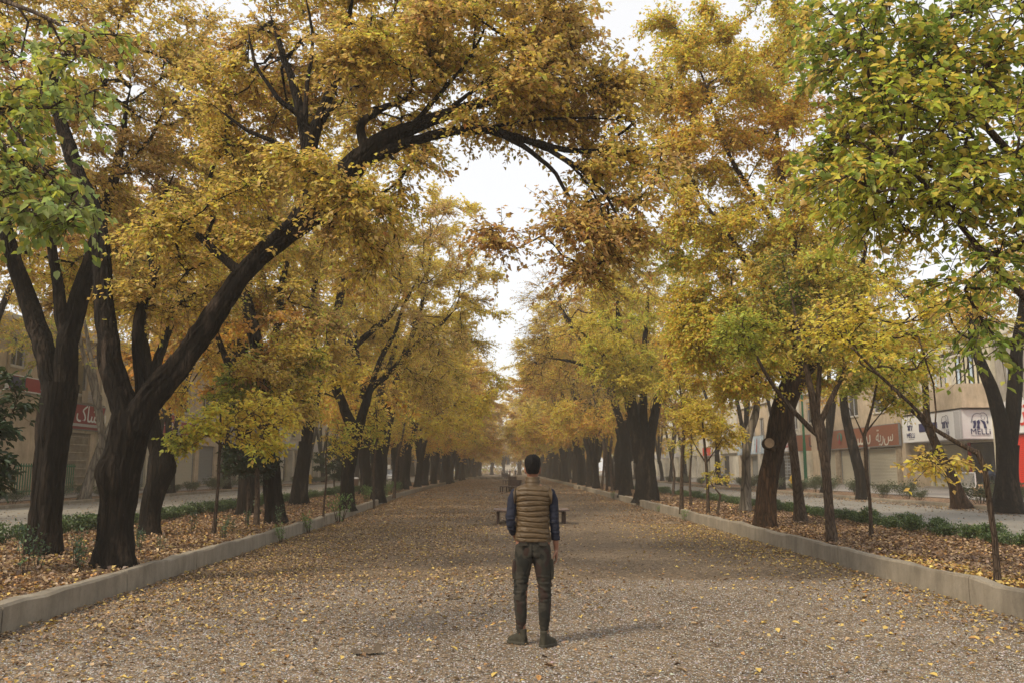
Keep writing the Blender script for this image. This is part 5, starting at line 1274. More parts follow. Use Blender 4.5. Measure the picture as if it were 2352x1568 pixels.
text(s, '\ufb8e\ufe8e\ufeb7\ufeee\ufb58', 2.1, .75, 1.25, 'white', y=-.22, shear=.12); m = MB(); m.box(.3, 3.3, -.075, -.06, .13, .28); m.build('small_print_strip', M['ltgrey'], s)
def ac(loc, rz, label):
    r = empty('air_conditioner', loc, rz, label, 'air conditioner')
    m = MB(); m.box(0, .85, 0, .32, 0, .62); m.build('casing', M['cream'], r, bevel=.02)
    m = MB(); m.slab([(math.cos(a) * .24, math.sin(a) * .24) for a in np.linspace(0, 6.28, 21)[:-1]], 0, .02); m.v = [(x + .33, -.002 - z, y + .31) for x, y, z in m.v]; fan = m.build('fan_grille', M['black'], r)
    m = MB(); [m.tube([(.33 + math.cos(t) * q, -.028, .31 + math.sin(t) * q) for t in np.linspace(0, 6.28, 17)], .005, 4) for q in (.08, .14, .2)]; m.build('guard_rings', M['cream'], r)
    m = MB(); m.box(-.05, -.02, -.03, .5, -.08, -.03); m.box(.87, .9, -.03, .5, -.08, -.03); m.box(-.05, .9, .36, .4, -.08, -.03); m.build('bracket', M['metal_grey'], r); return r
ac((-22.5, 46.9, BASE_Z + 4.75), math.pi / 2, 'cream air conditioner with round black fan above the red sign')
ve = empty('vent_unit', (-22.5, 45.9, BASE_Z + 4.75), math.pi / 2, 'louvred vent box left of the air conditioner', 'vent')
m = MB(); m.box(0, .6, .05, .35, 0, .66); m.build('casing', M['plaster'], ve)
ls = MB(); ls.box(.04, .56, 0, .045, 0, .04); lm_ = ls.mesh('louvre'); lm_.materials.append(M['ltgrey'])
for i in range(7): o = link('louvre', lm_, ve); o.location = (0, 0, .05 + i * .088)
# white shutter shops
h = [(.5, 3.0, .1, 2.9), (3.8, 6.6, .1, 2.9), (7.4, 9.8, .1, 2.9)] + wins([1, 4.4, 8], 5.2, 7.2, 1.5)
b, L, W = building('L', 48.4, 59.0, 8.6, 'cream', 'cream shops with striped white shutters behind the big forked tree', h)
shutter(L, .56, 2.94, .12, 2.88, 'shut_white', stripes=((.75, .9, 'blue'), (1.65, 1.8, 'blue')))
shutter(L, 3.86, 6.54, .12, 2.88, 'shut_grey'); shutter(L, 7.46, 9.74, .12, 2.88, 'shut_white', stripes=((1.3, 1.42, 'red'), (1.55, 1.6, 'red'), (1.72, 1.84, 'red')))
for q in h[3:]: window(L, *q)
aw = empty('awning', (FAC_L + .01, 49.0, BASE_Z + 2.95), math.pi / 2, 'small white scalloped awning over the blue-striped shutter', 'awning')
m = MB()
for i in range(12):
    x = i * .2; m.prism([(0, 0)] * 0 or [(x, 0.55), (x + .2, .55), (x + .2, .5), (x, .5)], -.02, 0) if False else None
cloth = []
for r_ in ((-.02, .75), (-.55, .5), (-1.0, .1), (-1.02, -.08)):
    cloth.append([(i * .1, r_[0], r_[1] - (.05 * (i % 2) if r_ [1] < 0 else 0)) for i in range(26)])
m.rings(cloth, cap=False, closed=False); m.build('canvas', M['shut_white'], aw)
m = MB(); m.tube([(0, 0, 0), (0, -1.0, .1)], .02, 6); m.tube([(2.5, 0, 0), (2.5, -1.0, .1)], .02, 6); m.build('arm', M['metal_grey'], aw)
s = sign((-22.85, 55.0, BASE_Z + 3.2), math.pi / 2, 3.9, 1.7, 'red', 'red shop sign with small white script, right of the forked tree', frame='ltgrey')
text(s, '\ufb8e\ufe8e\ufeb7\ufeee\ufb58', 2.9, 1.15, .75, 'white'); text(s, '\ufee1\ufedf', .8, .7, .9, 'bright_red'); m = MB(); m.box(.4, 3.4, -.02, -.004, .12, .2); m.build('small_print_strip', M['ltgrey'], s)
h = [(.6, 4.4, .1, 3.0), (5.2, 8.6, .1, 3.0)] + wins([1, 5.4], 5.2, 7.2, 1.8)
b, L, W = building('L', 59.2, 68.5, 9, 'plaster', 'plaster shop with a wide cream shutter in the left row', h)
shutter(L, .66, 4.34, .12, 2.98, 'shut_cream'); shutter(L, 5.26, 8.54, .12, 2.98, 'shut_grey')
for q in h[2:]: window(L, *q)
s = sign((-22.8, 60.0, BASE_Z + 3.2), math.pi / 2, 4.2, 1.3, 'red', 'dark red sign with white lettering, half hidden by yellow leaves'); text(s, '\ufee6\ufeb4\ufea4', 2.1, .6, 1.0, 'white')
h = [(.6, 3.4, .1, 3.0), (4.6, 8.4, .1, 3.0), (9.6, 11.8, .1, 3.0)] + wins([1, 5.4, 9.5], 5.2, 7.2, 1.8)
b, L, W = building('L', 68.8, 82, 9.4, 'brickgrey', 'grey building with a brown-striped cream panel door', h)
m = MB(); m.box(.62, 3.38, .3, .32, .1, 3); m.build('shop_window', M['glass'], b); shutter(L, 4.66, 8.34, .12, 2.98, 'shut_grey'); shutter(L, 9.66, 11.74, .12, 2.98, 'shut_cream', stripes=((1.6, 1.9, 'marble'), (1.4, 1.45, 'marble'), (2.1, 2.15, 'marble')))
for q in h[3:]: window(L, *q)
L.box('column', 'stone_white', 3.7, 4.0, -.6, -.3, -.25, 3.2); L.box('canopy', 'ltgrey', 0, 9, -1.3, -.01, 3.2, 3.5)
arcade('L', 82.2, 120, 9, 'cream', 'cream shop row, nearer of the two beyond the left trunks')
arcade('L', 120.2, 170, 9.8, 'plaster', 'beige shop row, farther of the two beyond the left trunks')
arcade('L', 170.2, 235, 9, 'stone_white', 'hazy pale block at the far end of the left side')
# ------------------------------------------------------------------ street furniture
M['wood_red'] = simple('weathered_brown_wood', (0.075, 0.042, 0.030), .7, .35, 3, vec=(6, 1, 1))
M['wood_top'] = simple('worn_dark_board', (0.17, 0.12, 0.10), .6, .35, 3, vec=(1, 6, 1))
def ngon(r, n=8, off=math.pi / 8): return [(r * math.cos(2 * math.pi * i / n + off), r * math.sin(2 * math.pi * i / n + off)) for i in range(n)]
def park_bench(loc, rz, label, cat='bench', group='ring benches along the promenade', extra=False):
    r = empty('ring_bench', loc, rz, label, cat, group)
    ro, ri = ngon(1.22), ngon(.54)
    for i in range(8):
        j = (i + 1) % 8
        a, b_, c_, d_ = [Vector((*p, 0)) for p in (ro[i], ro[j], ri[j], ri[i])]
        for t0, t1 in ((0.0, .31), (.345, .655), (.69, 1.0)):
            e = .006
            q = [a.lerp(d_, t0), b_.lerp(c_, t0), b_.lerp(c_, t1), a.lerp(d_, t1)]
            q = [q[0].lerp(q[1], e), q[1].lerp(q[0], e), q[2].lerp(q[3], e), q[3].lerp(q[2], e)]
            m = MB(); m.slab([(p.x, p.y) for p in q], .405, .445); m.build('seat_board', M['wood_top'], r)
        o = Vector((*ro[i], 0)) * .88; p_ = Vector((*ri[i], 0)) * 1.05
        m = MB(); m.tube([(o.x, o.y, -.06), (o.x, o.y, .38)], .042, 8); m.build('leg', M['wood_red'], r)
        m = MB(); m.tube([(o.x * 1.0, o.y * 1.0, .385), (p_.x, p_.y, .385)], .026, 4); m.build('seat_bearer', M['wood_red'], r)
    ang = np.linspace(0, 2 * math.pi, 21)[:-1]
    ms = MB(); ms.box(-.075, .075, -.015, .015, .30, .84); me = ms.mesh('back_slat'); me.materials.append(M['wood_red'])
    for a in ang:
        o = link('back_slat', me, r); o.location = (math.cos(a) * .47, math.sin(a) * .47, 0); o.rotation_euler = (0, 0, a + math.pi / 2)
    m = MB(); m.rings([[(math.cos(a) * .505, math.sin(a) * .505, z) for a in ang] for z in (.8, .86)] + [[(math.cos(a) * .43, math.sin(a) * .43, z) for a in ang] for z in (.86, .8)], cap=False); m.build('top_rim', M['wood_red'], r)
    m = MB(); m.rings([[(math.cos(a) * .455, math.sin(a) * .455, z) for a in ang] for z in (-.05, .78)]); m.build('core', M['soil'], r)
    return r
for k, (x, y, lb) in enumerate([(.72, 26.3, 'nearest ring bench of dark boards, just behind the standing man'), (.55, 64, 'second ring bench, seen left of the man with its slatted drum back'), (.62, 99, 'third ring bench, dark drum above the second one'),
                                (.1, 158, 'fourth ring bench down the path, hazy'), (-.7, 182, 'fifth ring bench down the path, small and hazy'), (-.2, 235, 'farthest ring bench before the walkers')]):
    park_bench((x, y, 0), .2 * k, lb)
def mound(loc, r_, h, label, mat='gravel'):
    rng = random.Random(int(loc[1])); m = MB(); rs = []
    for q, z in ((1, -.02), (.85, .25), (.6, .62), (.3, .9), (.08, 1)):
        rs.append([(loc[0] + math.cos(a) * r_ * q * (1 + .2 * math.sin(3 * a + q)), loc[1] + math.sin(a) * r_ * q * .7, z * h + (rng.uniform(-.01, .01) if z > 0 else 0)) for a in np.linspace(0, 6.28, 17)[:-1]])
    m.rings(rs); o = m.build('gravel_mound', M[mat], None, smooth=True); return tag(o, label, 'mound')
mound((4.9, 26.0, 0), .32, .10, 'small heap of gravel right of the nearest bench')
mound((.0, 26.9, 0), .6, .05, 'low scrape of earth under the left end of the nearest bench'); mound((1.5, 25.6, 0), .45, .045, 'low scrape of earth under the right end of the nearest bench')
tw = put_from(wp_, wus, 0, (1.45, 25.9, .03), 0, (.5, .5, 1.0), 'small dark weed growing under the right end of the nearest bench', 'weed')

def bin_(loc, label, w, h, mat, lid=True):
    r = empty('litter_bin', loc, 0, label, 'litter bin')
    m = MB(); m.rings([[(sx * w * q, sy * w * .8 * q, z) for sx, sy in ((-.5, -.5), (.5, -.5), (.5, .5), (-.5, .5))] for q, z in ((.8, .06), (1, h * .86))]); m.build('body', M[mat], r, bevel=.02)
    m = MB(); m.rings([[(sx * w * q, sy * w * .8 * q, z) for sx, sy in ((-.5, -.5), (.5, -.5), (.5, .5), (-.5, .5))] for q, z in ((1.06, h * .865), (1.02, h * .93), (.6, h))]); m.build('lid', M[mat if lid else 'ltgrey'], r, bevel=.01)
    for s_ in (-1, 1): m = MB(); m.tube([(s_ * w * .36, w * .25, .07), (s_ * w * .36, w * .33, .07)], .07, 10); m.build('wheel', M['black'], r)
    return r
bin_((17.9, 71, ROAD_Z + .1), 'slate grey wheeled litter bin by the kerb across the right road', .6, 1.0, 'metal_grey')
bin_((-11.0, 63, BED_Z), 'narrow dark litter bin with pale rim beside the left road', .38, .85, 'wood_red', False)
def hydrant(loc, label, s=1):
    r = empty('fire_hydrant', loc, 0, label, 'hydrant'); r.scale = (s, s, s)
    def lathe(prof, n=14): m = MB(); m.rings([[(math.cos(a) * q, math.sin(a) * q, z) for a in np.linspace(0, 6.283, n + 1)[:-1]] for q, z in prof]); return m
    lathe([(.17, 0), (.17, .05), (.12, .06), (.11, .5), (.14, .52), (.14, .57), (.12, .58)]).build('barrel', M['yellow_paint'], r, True)
    lathe([(.15, .585), (.14, .63), (.10, .70), (.05, .74), (.045, .79), (.02, .8)]).build('bonnet', M['yellow_paint'], r, True)
    for s_ in (-1, 1): m = MB(); m.tube([(s_ * .10, 0, .46), (s_ * .2, 0, .46)], [.055, .06], 10); m.build('side_outlet', M['yellow_paint'], r)
    m = MB(); m.tube([(0, -.10, .38), (0, -.21, .38)], .07, 10); m.build('front_outlet', M['yellow_paint'], r)
hydrant((21.4, 64.8, VERGE_Z), 'yellow fire hydrant across the right road, left of the green pole', 1.15); hydrant((-18.9, 83, VERGE_Z), 'yellow fire hydrant across the left road, among low shrubs', 1.1)
p = at(1852, 1118, 61); r = empty('lamp_post', (p[0], 61, VERGE_Z), 0, 'tall green lamp post on a concrete block across the right road', 'lamp post')
m = MB(); m.box(-.48, .48, -.4, .4, -.05, .42); m.build('base_block', M['kerb'], r, bevel=.03)
m = MB(); m.tube([(0, 0, .4), (0, 0, 3.2), (0, 0, 3.25), (0, 0, 8)], [.12, .105, .085, .06], 12); m.tube([(0, 0, .42), (0, 0, .5)], .2, 12); m.build('pole', M['green_paint'], r)
m = MB(); m.tube([(0, 0, 7.9), (-.5, 0, 8.3), (-1.3, 0, 8.4)], [.05, .04, .035], 8); m.build('arm', M['green_paint'], r)
m = MB(); m.rings([[(x, yy * w_, z + 8.36) for yy, z in ((-1, 0), (-.6, .1), (.6, .1), (1, 0), (.6, -.06), (-.6, -.06))] for x, w_ in ((-1.25, .06), (-1.5, .13), (-1.85, .12), (-2.0, .03))]); m.build('lamp_head', M['ltgrey'], r)
r = empty('sign_post', (-13.5 + .8, 92, ROAD_Z + .1), 0, 'small white notice on a thin post beside the left road', 'sign'); m = MB(); m.tube([(0, 0, 0), (0, 0, 1.6)], .03, 6); m.build('post', M['metal_grey'], r); m = MB(); m.box(-.25, .25, -.04, -.01, 1.45, 1.85); m.build('plate', M['white'], r)

# a parked car, seen between the far left trunks
M['car_paint'] = simple('pale_silver_car_paint', (0.42, 0.45, 0.50), .25, .04, metal=.4, spec=.6, bmp=0)
r = empty('parked_car', (-13.8, 104, ROAD_Z), 0, 'silver car parked on the left road, glimpsed between trunks', 'car')
prof = [(-.80, .3), (-.86, .45), (-.86, .82), (-.78, .95), (-.66, 1.0)]
m = MB(); rs = []
for y_, w_, h_, b_ in ((-2.0, .74, .72, .38), (-1.9, .8, .86, .28), (-1.2, .85, .93, .24), (0, .86, .95, .24), (1.0, .86, .95, .24), (1.9, .82, .92, .28), (2.05, .74, .8, .38)):
    rs.append([(-w_, y_, b_), (-w_ * 1.02, y_, (b_ + h_) / 2), (-w_ * .96, y_, h_), (w_ * .96, y_, h_), (w_ * 1.02, y_, (b_ + h_) / 2), (w_, y_, b_)])
m.rings(rs); m.build('body', M['car_paint'], r, bevel=.04)
m = MB(); m.rings([[(-.78, y0_, .9), (-w_, y1_, 1.40), (w_, y1_, 1.40), (.78, y0_, .9)] for y0_, y1_, w_ in ((-1.25, -.55, .6), (1.75, 1.2, .6))]); m.build('cabin', M['glass'], r, bevel=.04)
m = MB(); m.rings([[(-.62, y_, 1.405), (-.55, y_, 1.45), (.55, y_, 1.45), (.62, y_, 1.405)] for y_ in (-.5, 1.15)]); m.build('roof', M['car_paint'], r)
for sx in (-1, 1):
    for sy in (-1.3, 1.3):
        m = MB(); m.tube([(sx * .68, sy, .31), (sx * .87, sy, .31)], .31, 18); t_ = m.build('wheel', M['black'], r); m = MB(); m.tube([(sx * .86, sy, .31), (sx * .885, sy, .31)], .18, 12); m.build('rim', M['ltgrey'], t_)
    m = MB(); m.box(sx * .68 - .12, sx * .68 + .12, -2.03, -1.93, .6, .74); m.build('headlight', M['white'], r, bevel=.02)
m = MB(); m.box(-.3, .3, -2.05, -1.98, .42, .54); m.build('number_plate', M['white'], r)
# statue at the far end
r = empty('statue', (.3, 262, 0), 0, 'dark standing statue on a pale plinth at the far end of the path', 'statue')
m = MB(); m.box(-1.4, 1.4, -1.4, 1.4, 0, .6); m.box(-.9, .9, -.9, .9, .602, 3.0); m.box(-1.05, 1.05, -1.05, 1.05, 3.002, 3.2); m.build('plinth', M['stone_white'], r)
m = MB(); m.tube([(0, 0, 3.2), (0, 0, 3.6), (.05, 0, 4.6), (0, 0, 5.3), (0, 0, 5.7), (0, 0, 5.95)], [.55, .5, .42, .5, .42, .13], 12); m.tube([(0, 0, 5.9), (0, 0, 6.1), (0, 0, 6.35)], [.1, .2, .14], 10); m.tube([(.4, 0, 5.6), (.6, -.1, 5.1), (.35, -.4, 4.8)], [.14, .12, .09], 8); m.tube([(-.4, 0, 5.6), (-.55, 0, 5.0), (-.5, 0, 4.5)], [.14, .12, .09], 8); m.build('bronze_figure', M['black'], r, True)
# low broken wall stones left of the far path
for k in range(6):
    m = MB(); m.box(-.5, .5, -.25, .25, -.05, .4); o = m.build('stone_block', M['kerb'], None, bevel=.05); o.location = (-6.3 + k * 1.05, 150 + (k % 2) * .4, 0); o.rotation_euler = (0, 0, .1 * k)
    tag(o, 'low rough stone block lying across the left part of the far path', 'block', 'low stone blocks across the far path')
m = MB(); m.box(-.25, .25, -.5, .5, -.05, .32); o = m.build('broken_kerb_stone', M['kerb'], None, bevel=.06); o.location = (6.0, 73, 0); o.rotation_euler = (.1, .05, .3); tag(o, 'broken end of the right kerb at the gap', 'stone')
# crumpled brown paper on the near gravel
pc = at(857, 1478, 8.0); 
def crumple(name, label, loc, sx, sy, h, seed, mat='paper'):
    rng = np.random.default_rng(seed); n = 9; V = []; T = []
    for i in range(n):
        for j in range(6):
            u, v = i / (n - 1) - .5, j / 5 - .5
            V.append((u * sx + rng.normal(0, sx * .02), v * sy + rng.normal(0, sy * .05), h * (.25 + .5 * abs(math.sin(u * 7 + v * 3 + seed))) * (1 - abs(v) * 1.2) + abs(rng.normal(0, h * .15)) + (h * .9 if i >= n - 2 and j > 2 else 0)))
    for i in range(n - 1):
        for j in range(5):
            a = i * 6 + j; T += [(a, a + 6, a + 7), (a, a + 7, a + 1)]
    o = link(name, np_mesh(name, np.array(V), None, np.array(T)), None, M[mat]); o.location = loc; return tag(o, label, 'litter')
M['paper'] = simple('crumpled_brown_paper', (0.10, 0.075, 0.052), .8, .25, 8)
o = crumple('crumpled_paper', 'crumpled brown paper lying on the gravel left of the man', (-1.24, 7.85, .010), .26, .10, .05, 4); o.rotation_euler = (0, 0, .12)
crumple('crumpled_paper', 'small dark curled leaf litter on the gravel behind the man, to the left', (-.68, 11.1, .01), .12, .09, .05, 6)
for k, (x, y, s_) in enumerate([(4.0, 8.3, .03), (3.1, 7.3, .028), (-2.9, 7.4, .022), (2.4, 8.9, .02), (.9, 7.2, .02), (2.9, 9.1, .02)]):
    m = MB(); m.rings([[(math.cos(a) * s_ * q, math.sin(a) * s_ * q * .8, z * s_) for a in np.linspace(0, 6.28, 10)[:-1]] for q, z in ((.5, -.3), (1, .1), (.9, .5), (.4, .8))]); o = m.build('loose_stone', M['stone2'] if 'stone2' in M else M['kerb'], None, True); o.location = (x, y, .005); o.rotation_euler = (0, 0, k)
    tag(o, 'grey rounded stone on the near gravel, larger than the rest', 'stone', 'loose stones on the near gravel')

# ------------------------------------------------------------------ people
def ell(c, rx, ry, n=20, p=2.0, rot=0.0):
    out = []
    for i in range(n):
        a = 2 * math.pi * i / n; ca, sa = math.cos(a), math.sin(a)
        x = rx * math.copysign(abs(ca) ** (2 / p), ca); y = ry * math.copysign(abs(sa) ** (2 / p), sa)
        out.append((c[0] + x * math.cos(rot) - y * math.sin(rot), c[1] + x * math.sin(rot) + y * math.cos(rot), c[2]))
    return out
def fused(name, mb, voxel, mat, parent, smooth=4, disp=None):
    """unite overlapping forms into one continuous skin"""
    me = mb.mesh(name + '_form'); o = bpy.data.objects.new(name, me); C.objects.link(o)
    rm = o.modifiers.new('r', 'REMESH'); rm.mode = 'VOXEL'; rm.voxel_size = voxel
    sm = o.modifiers.new('s', 'SMOOTH'); sm.iterations = smooth; sm.factor = .5
    dg = bpy.context.evaluated_depsgraph_get(); dg.update()
    ev = o.evaluated_get(dg); nm = bpy.data.meshes.new_from_object(ev); o.modifiers.clear(); o.data = nm
    nm.polygons.foreach_set('use_smooth', [True] * len(nm.polygons))
    if disp:
        n = len(nm.vertices); co = np.zeros(n * 3); nm.vertices.foreach_get('co', co); no = np.zeros(n * 3); nm.vertices.foreach_get('normal', no)
        co = co.reshape(-1, 3); no = no.reshape(-1, 3); co += no * disp(co, no)[:, None]; nm.vertices.foreach_set('co', co.ravel()); nm.update()
    nm.materials.clear(); nm.materials.append(mat); nm.name = name
    if parent is not None: o.parent = parent
    return o

M['skin'] = simple('tanned_skin', (0.24, 0.115, 0.07), .5, .12, 12, spec=.35)
M['hair'] = simple('black_hair', (0.006, 0.005, 0.005), .6, .4, 40, bmp=.5, vec=(1, 1, .3), spec=.12)
M['navy_cloth'] = simple('navy_jersey', (0.011, 0.013, 0.025), .85, .2, 20, bmp=.3)
def vest_mat():
    m, nt, b = nt_mat('brown_quilted_nylon'); v = coords(nt)
    c = ramp(nt, noise_n(nt, v, 9, 4), [(.3, (0.066, 0.041, 0.018)), (.7, (0.092, 0.058, 0.026))]); nt.links.new(c, b.inputs['Base Color'])
    b.inputs['Roughness'].default_value = .5; b.inputs['Specular IOR Level'].default_value = .35
    bump(nt, b, noise_n(nt, coords(nt, (1, 1, .45)), 38, 3), .35, .01); return m
M['vest'] = vest_mat()
def camo_mat():
    m, nt, b = nt_mat('camouflage_cotton'); v = coords(nt, (1, 1, .75))
    n1 = noise_n(nt, v, 9, 2, .4); v2 = coords(nt, (1.1, 1, .9)); mp = nt.nodes.new('ShaderNodeMapping'); mp.inputs['Location'].default_value = (3, 7, 1); nt.links.new(v2, mp.inputs[0]); n2 = noise_n(nt, mp.outputs[0], 8, 2, .4)
    c1 = ramp(nt, n1, [(.46, (0.026, 0.024, 0.019)), (.52, (0.038, 0.034, 0.027))]); k = nt.nodes.new('ShaderNodeMath'); k.operation = 'GREATER_THAN'; k.inputs[1].default_value = .56; nt.links.new(n2, k.inputs[0])
    c = mixc(nt, k.outputs[0], c1, (0.034, 0.022, 0.018)); k2 = nt.nodes.new('ShaderNodeMath'); k2.operation = 'LESS_THAN'; k2.inputs[1].default_value = .40; nt.links.new(n2, k2.inputs[0]); c = mixc(nt, k2.outputs[0], c, (0.018, 0.018, 0.015))
    nt.links.new(c, b.inputs['Base Color']); b.inputs['Roughness'].default_value = .9; b.inputs['Specular IOR Level'].default_value = .15; bump(nt, b, noise_n(nt, v, 150, 2), .2, .004); return m
M['camo'] = camo_mat()
M['boot'] = simple('olive_suede', (0.036, 0.032, 0.021), .85, .3, 20, bmp=.3); M['sole'] = simple('olive_rubber', (0.05, 0.045, 0.032), .7, .15, 20)

MX, MY = .245, 8.30
man = empty('person', (MX, MY, 0), 0, 'man seen from behind in a brown quilted vest, navy sleeves and camouflage trousers', 'person')
# body: head, neck, trunk, arms, hands, legs - one skin
m = MB()
def seg(pts, r, n=14, flat=(1, 1)): m.tube(pts, r, n, True, flat)
m.rings([ell((0, 0.0, z), rx, ry, 20) for z, rx, ry in ((1.00, .15, .10), (1.10, .145, .095), (1.25, .165, .105), (1.38, .18, .105), (1.44, .15, .085), (1.48, .075, .065))])
m.rings([ell((0.0, y_, z), rx, ry, 20) for z, rx, ry, y_ in ((1.46, .062, .062, .0), (1.52, .056, .058, .005), (1.57, .055, .06, .01))])
m.rings([ell((0, y_, z), rx, ry, 22, 2.1) for z, rx, ry, y_ in ((1.53, .045, .055, .035), (1.555, .062, .078, .025), (1.60, .070, .092, .015), (1.65, .075, .097, .01), (1.69, .072, .092, .008), (1.72, .058, .075, .008), (1.738, .03, .04, .008))])
m.rings([ell((0, .105 + y_, z), rx, .018, 10) for z, rx, y_ in ((1.585, .012, .0), (1.60, .016, .012), (1.63, .010, .004), (1.65, .007, 0))])   # nose
for s_ in (-1, 1):
    m.rings([ell((s_ * (.076 + x_), .0, z), .007, ry, 10, rot=s_ * -.2) for z, x_, ry in ((1.575, .0, .008), (1.59, .003, .015), (1.615, .008, .019), (1.635, .006, .014), (1.645, .002, .006))])   # ears
# right arm (viewer's right) hangs, left arm goes into the pocket
ar = [(.155, 0, 1.40), (.20, 0, 1.37), (.218, -.01, 1.28), (.222, -.01, 1.16), (.228, .0, 1.10), (.238, .015, 1.0), (.246, .03, .90), (.248, .035, .865)]
seg(ar, [.05, .052, .047, .042, .040, .038, .028, .025])
al = [(-.155, 0, 1.40), (-.20, 0, 1.37), (-.222, -.02, 1.27), (-.236, -.05, 1.16), (-.228, -.04, 1.12), (-.205, .02, 1.04), (-.175, .08, .97), (-.165, .10, .94)]
seg(al, [.05, .052, .047, .042, .041, .036, .028, .026])
for s_ in (-1, 1):
    seg([(s_ * .085, 0, 1.0), (s_ * .095, 0, .85), (s_ * .11, 0, .5), (s_ * .118, 0, .12), (s_ * .118, 0, .06)], [.10, .085, .055, .038, .04])
# left palm inside the pocket
m.rings([ell((-.165 + .01 * k, .105, .95 - .02 * k), .018, .035, 10) for k in range(5)])
# right hand: palm and five separate curled fingers
m.rings([ell((.248 + dx, .04, z), rx, ry, 12) for z, rx, ry, dx in ((.875, .022, .026, 0), (.85, .021, .034, 0), (.82, .020, .041, .0), (.79, .018, .042, .0), (.775, .013, .038, 0))])
for fy, L_, r_ in ((.008, .062, .0082), (.030, .074, .0086), (.052, .070, .0083), (.073, .055, .0074)):
    cur = .35 + (fy - .01) * 1.5
    p0 = Vector((.248, fy, .785)); p1 = p0 + Vector((-.006, 0, -1)) * L_ * .45; p2 = p1 + Vector((-math.sin(cur + .3), -.1, -math.cos(cur + .3))) * L_ * .33; p3 = p2 + Vector((-math.sin(cur + 1.0), -.1, -math.cos(cur + 1.0))) * L_ * .28
    seg([p0, p1, p2, p3], [r_ * 1.05, r_, r_ * .95, r_ * .75], 8)
seg([(.245, .005, .855), (.232, -.022, .835), (.220, -.036, .805), (.212, -.040, .780)], [.012, .0115, .010, .007], 8)   # thumb leaves the palm's side
fused('body', m, .0052, M['skin'], man, 3)
# hair cap
m = MB()
m.rings([ell((0, y_, z), rx, ry, 24, 2.2) for z, rx, ry, y_ in ((1.572, .050, .03, -.052), (1.59, .066, .05, -.038), (1.615, .0745, .068, -.030), (1.645, .0835, .088, -.014), (1.68, .086, .104, .0), (1.715, .080, .104, .004), (1.742, .060, .082, .004), (1.757, .034, .05, .002))])
def hd(co, no): return np.array([.004 * mnoise.noise(Vector((a * 60, b * 60, c * 25))) + .003 * mnoise.noise(Vector((a * 150, b * 150, c * 60))) for a, b, c in co])
fused('hair', m, .005, M['hair'], man, 3, hd)
man.scale = (.90, .95, 1.0)
# jersey sleeves
def fold(amp, f=60, ax=2):
    def d(co, no):
        return np.array([amp * (mnoise.noise(Vector((a * 9, b * 9, c * f))) + .5 * mnoise.noise(Vector((a * 25 + 5, b * 25, c * f * .6)))) for a, b, c in co])
    return d
def slv(co, no):
    w = np.clip((1.33 - co[:, 2]) * 6, .15, 1) * .0075
    return np.array([mnoise.noise(Vector((a * 10, b * 10, c * 55))) + .5 * mnoise.noise(Vector((a * 30, b * 30, c * 30))) for a, b, c in co]) * w
m = MB(); m.tube([(.13, 0, 1.405), (.185, 0, 1.385), (.213, -.005, 1.32), (.222, -.01, 1.22), (.225, -.012, 1.14), (.232, -.002, 1.07), (.238, .008, 1.0), (.242, .016, .955)], [.052, .060, .058, .053, .051, .050, .046, .043], 18)
fused('sleeve', m, .007, M['navy_cloth'], man, 3, slv)
m = MB(); m.tube([(-.13, 0, 1.405), (-.185, 0, 1.385), (-.214, -.01, 1.32), (-.228, -.03, 1.22), (-.240, -.05, 1.155), (-.232, -.035, 1.10), (-.214, .0, 1.05), (-.200, .03, 1.02)], [.052, .060, .058, .053, .052, .050, .045, .042], 18)
fused('sleeve', m, .007, M['navy_cloth'], man, 3, slv)
m = MB(); m.rings([ell((.242, .018, z), r_, r_, 18) for z, r_ in ((.985, .046), (.982, .0475), (.952, .046), (.950, .042))], cap=False); m.build('cuff', M['navy_cloth'], man, True)
# quilted vest: a grid wrapped round the body, stitched every few centimetres
NA, NZ = 128, 210
zz = np.linspace(.955, 1.475, NZ)
hw = np.interp(zz, [.955, .99, 1.05, 1.14, 1.24, 1.33, 1.385, 1.42, 1.445, 1.462, 1.475], [.182, .186, .174, .166, .170, .183, .192, .186, .160, .115, .07])
hd_ = np.interp(zz, [.955, 1.0, 1.1, 1.2, 1.32, 1.39, 1.43, 1.455, 1.475], [.122, .126, .118, .118, .125, .118, .098, .082, .062])
V = np.zeros((NZ, NA, 3))
seams = np.array([.950, .985, 1.030, 1.078, 1.126, 1.174, 1.222, 1.270, 1.318, 1.366, 1.415, 1.49])
for i, z in enumerate(zz):
    k = np.searchsorted(seams, z) - 1; k = max(0, min(k, len(seams) - 2)); t = (z - seams[k]) / (seams[k+1] - seams[k]); t = min(max(t, 0), 1)
    puff = (1 - abs(2 * t - 1) ** 4) * .014
    for j in range(NA):
        a = 2 * math.pi * j / NA; ca, sa = math.cos(a), math.sin(a); p_ = 2.5
        x = hw[i] * math.copysign(abs(ca) ** (2 / p_), ca); y = hd_[i] * math.copysign(abs(sa) ** (2 / p_), sa)
        side_ = abs(ca) ** 14
        wr = mnoise.noise(Vector((x * 26 + z * 22, y * 10, z * 18))) * .006 + mnoise.noise(Vector((x * 60 + z * 50 * (1 if k % 2 else -1), y * 20, z * 30))) * .0035
        # raised raglan seam on the back near the shoulders
        r_ = puff * (1 - .55 * side_) + wr * (puff / .014 + .15)
        n_ = Vector((ca, sa, 0))
        zz2 = z + .006 * math.sin(x * 14 + k) + .010 * (x / .18) ** 2 * (-1 if z > 1.3 else .3) - (.028 * (x + .18) / .36 if z < 1.0 else .028 * (x + .18) / .36 * max(0, (1.15 - z) / .15) if z < 1.15 else 0)
        r_ = r_ * 1.0; V[i, j] = (x + n_.x * r_, y + n_.y * r_, zz2)
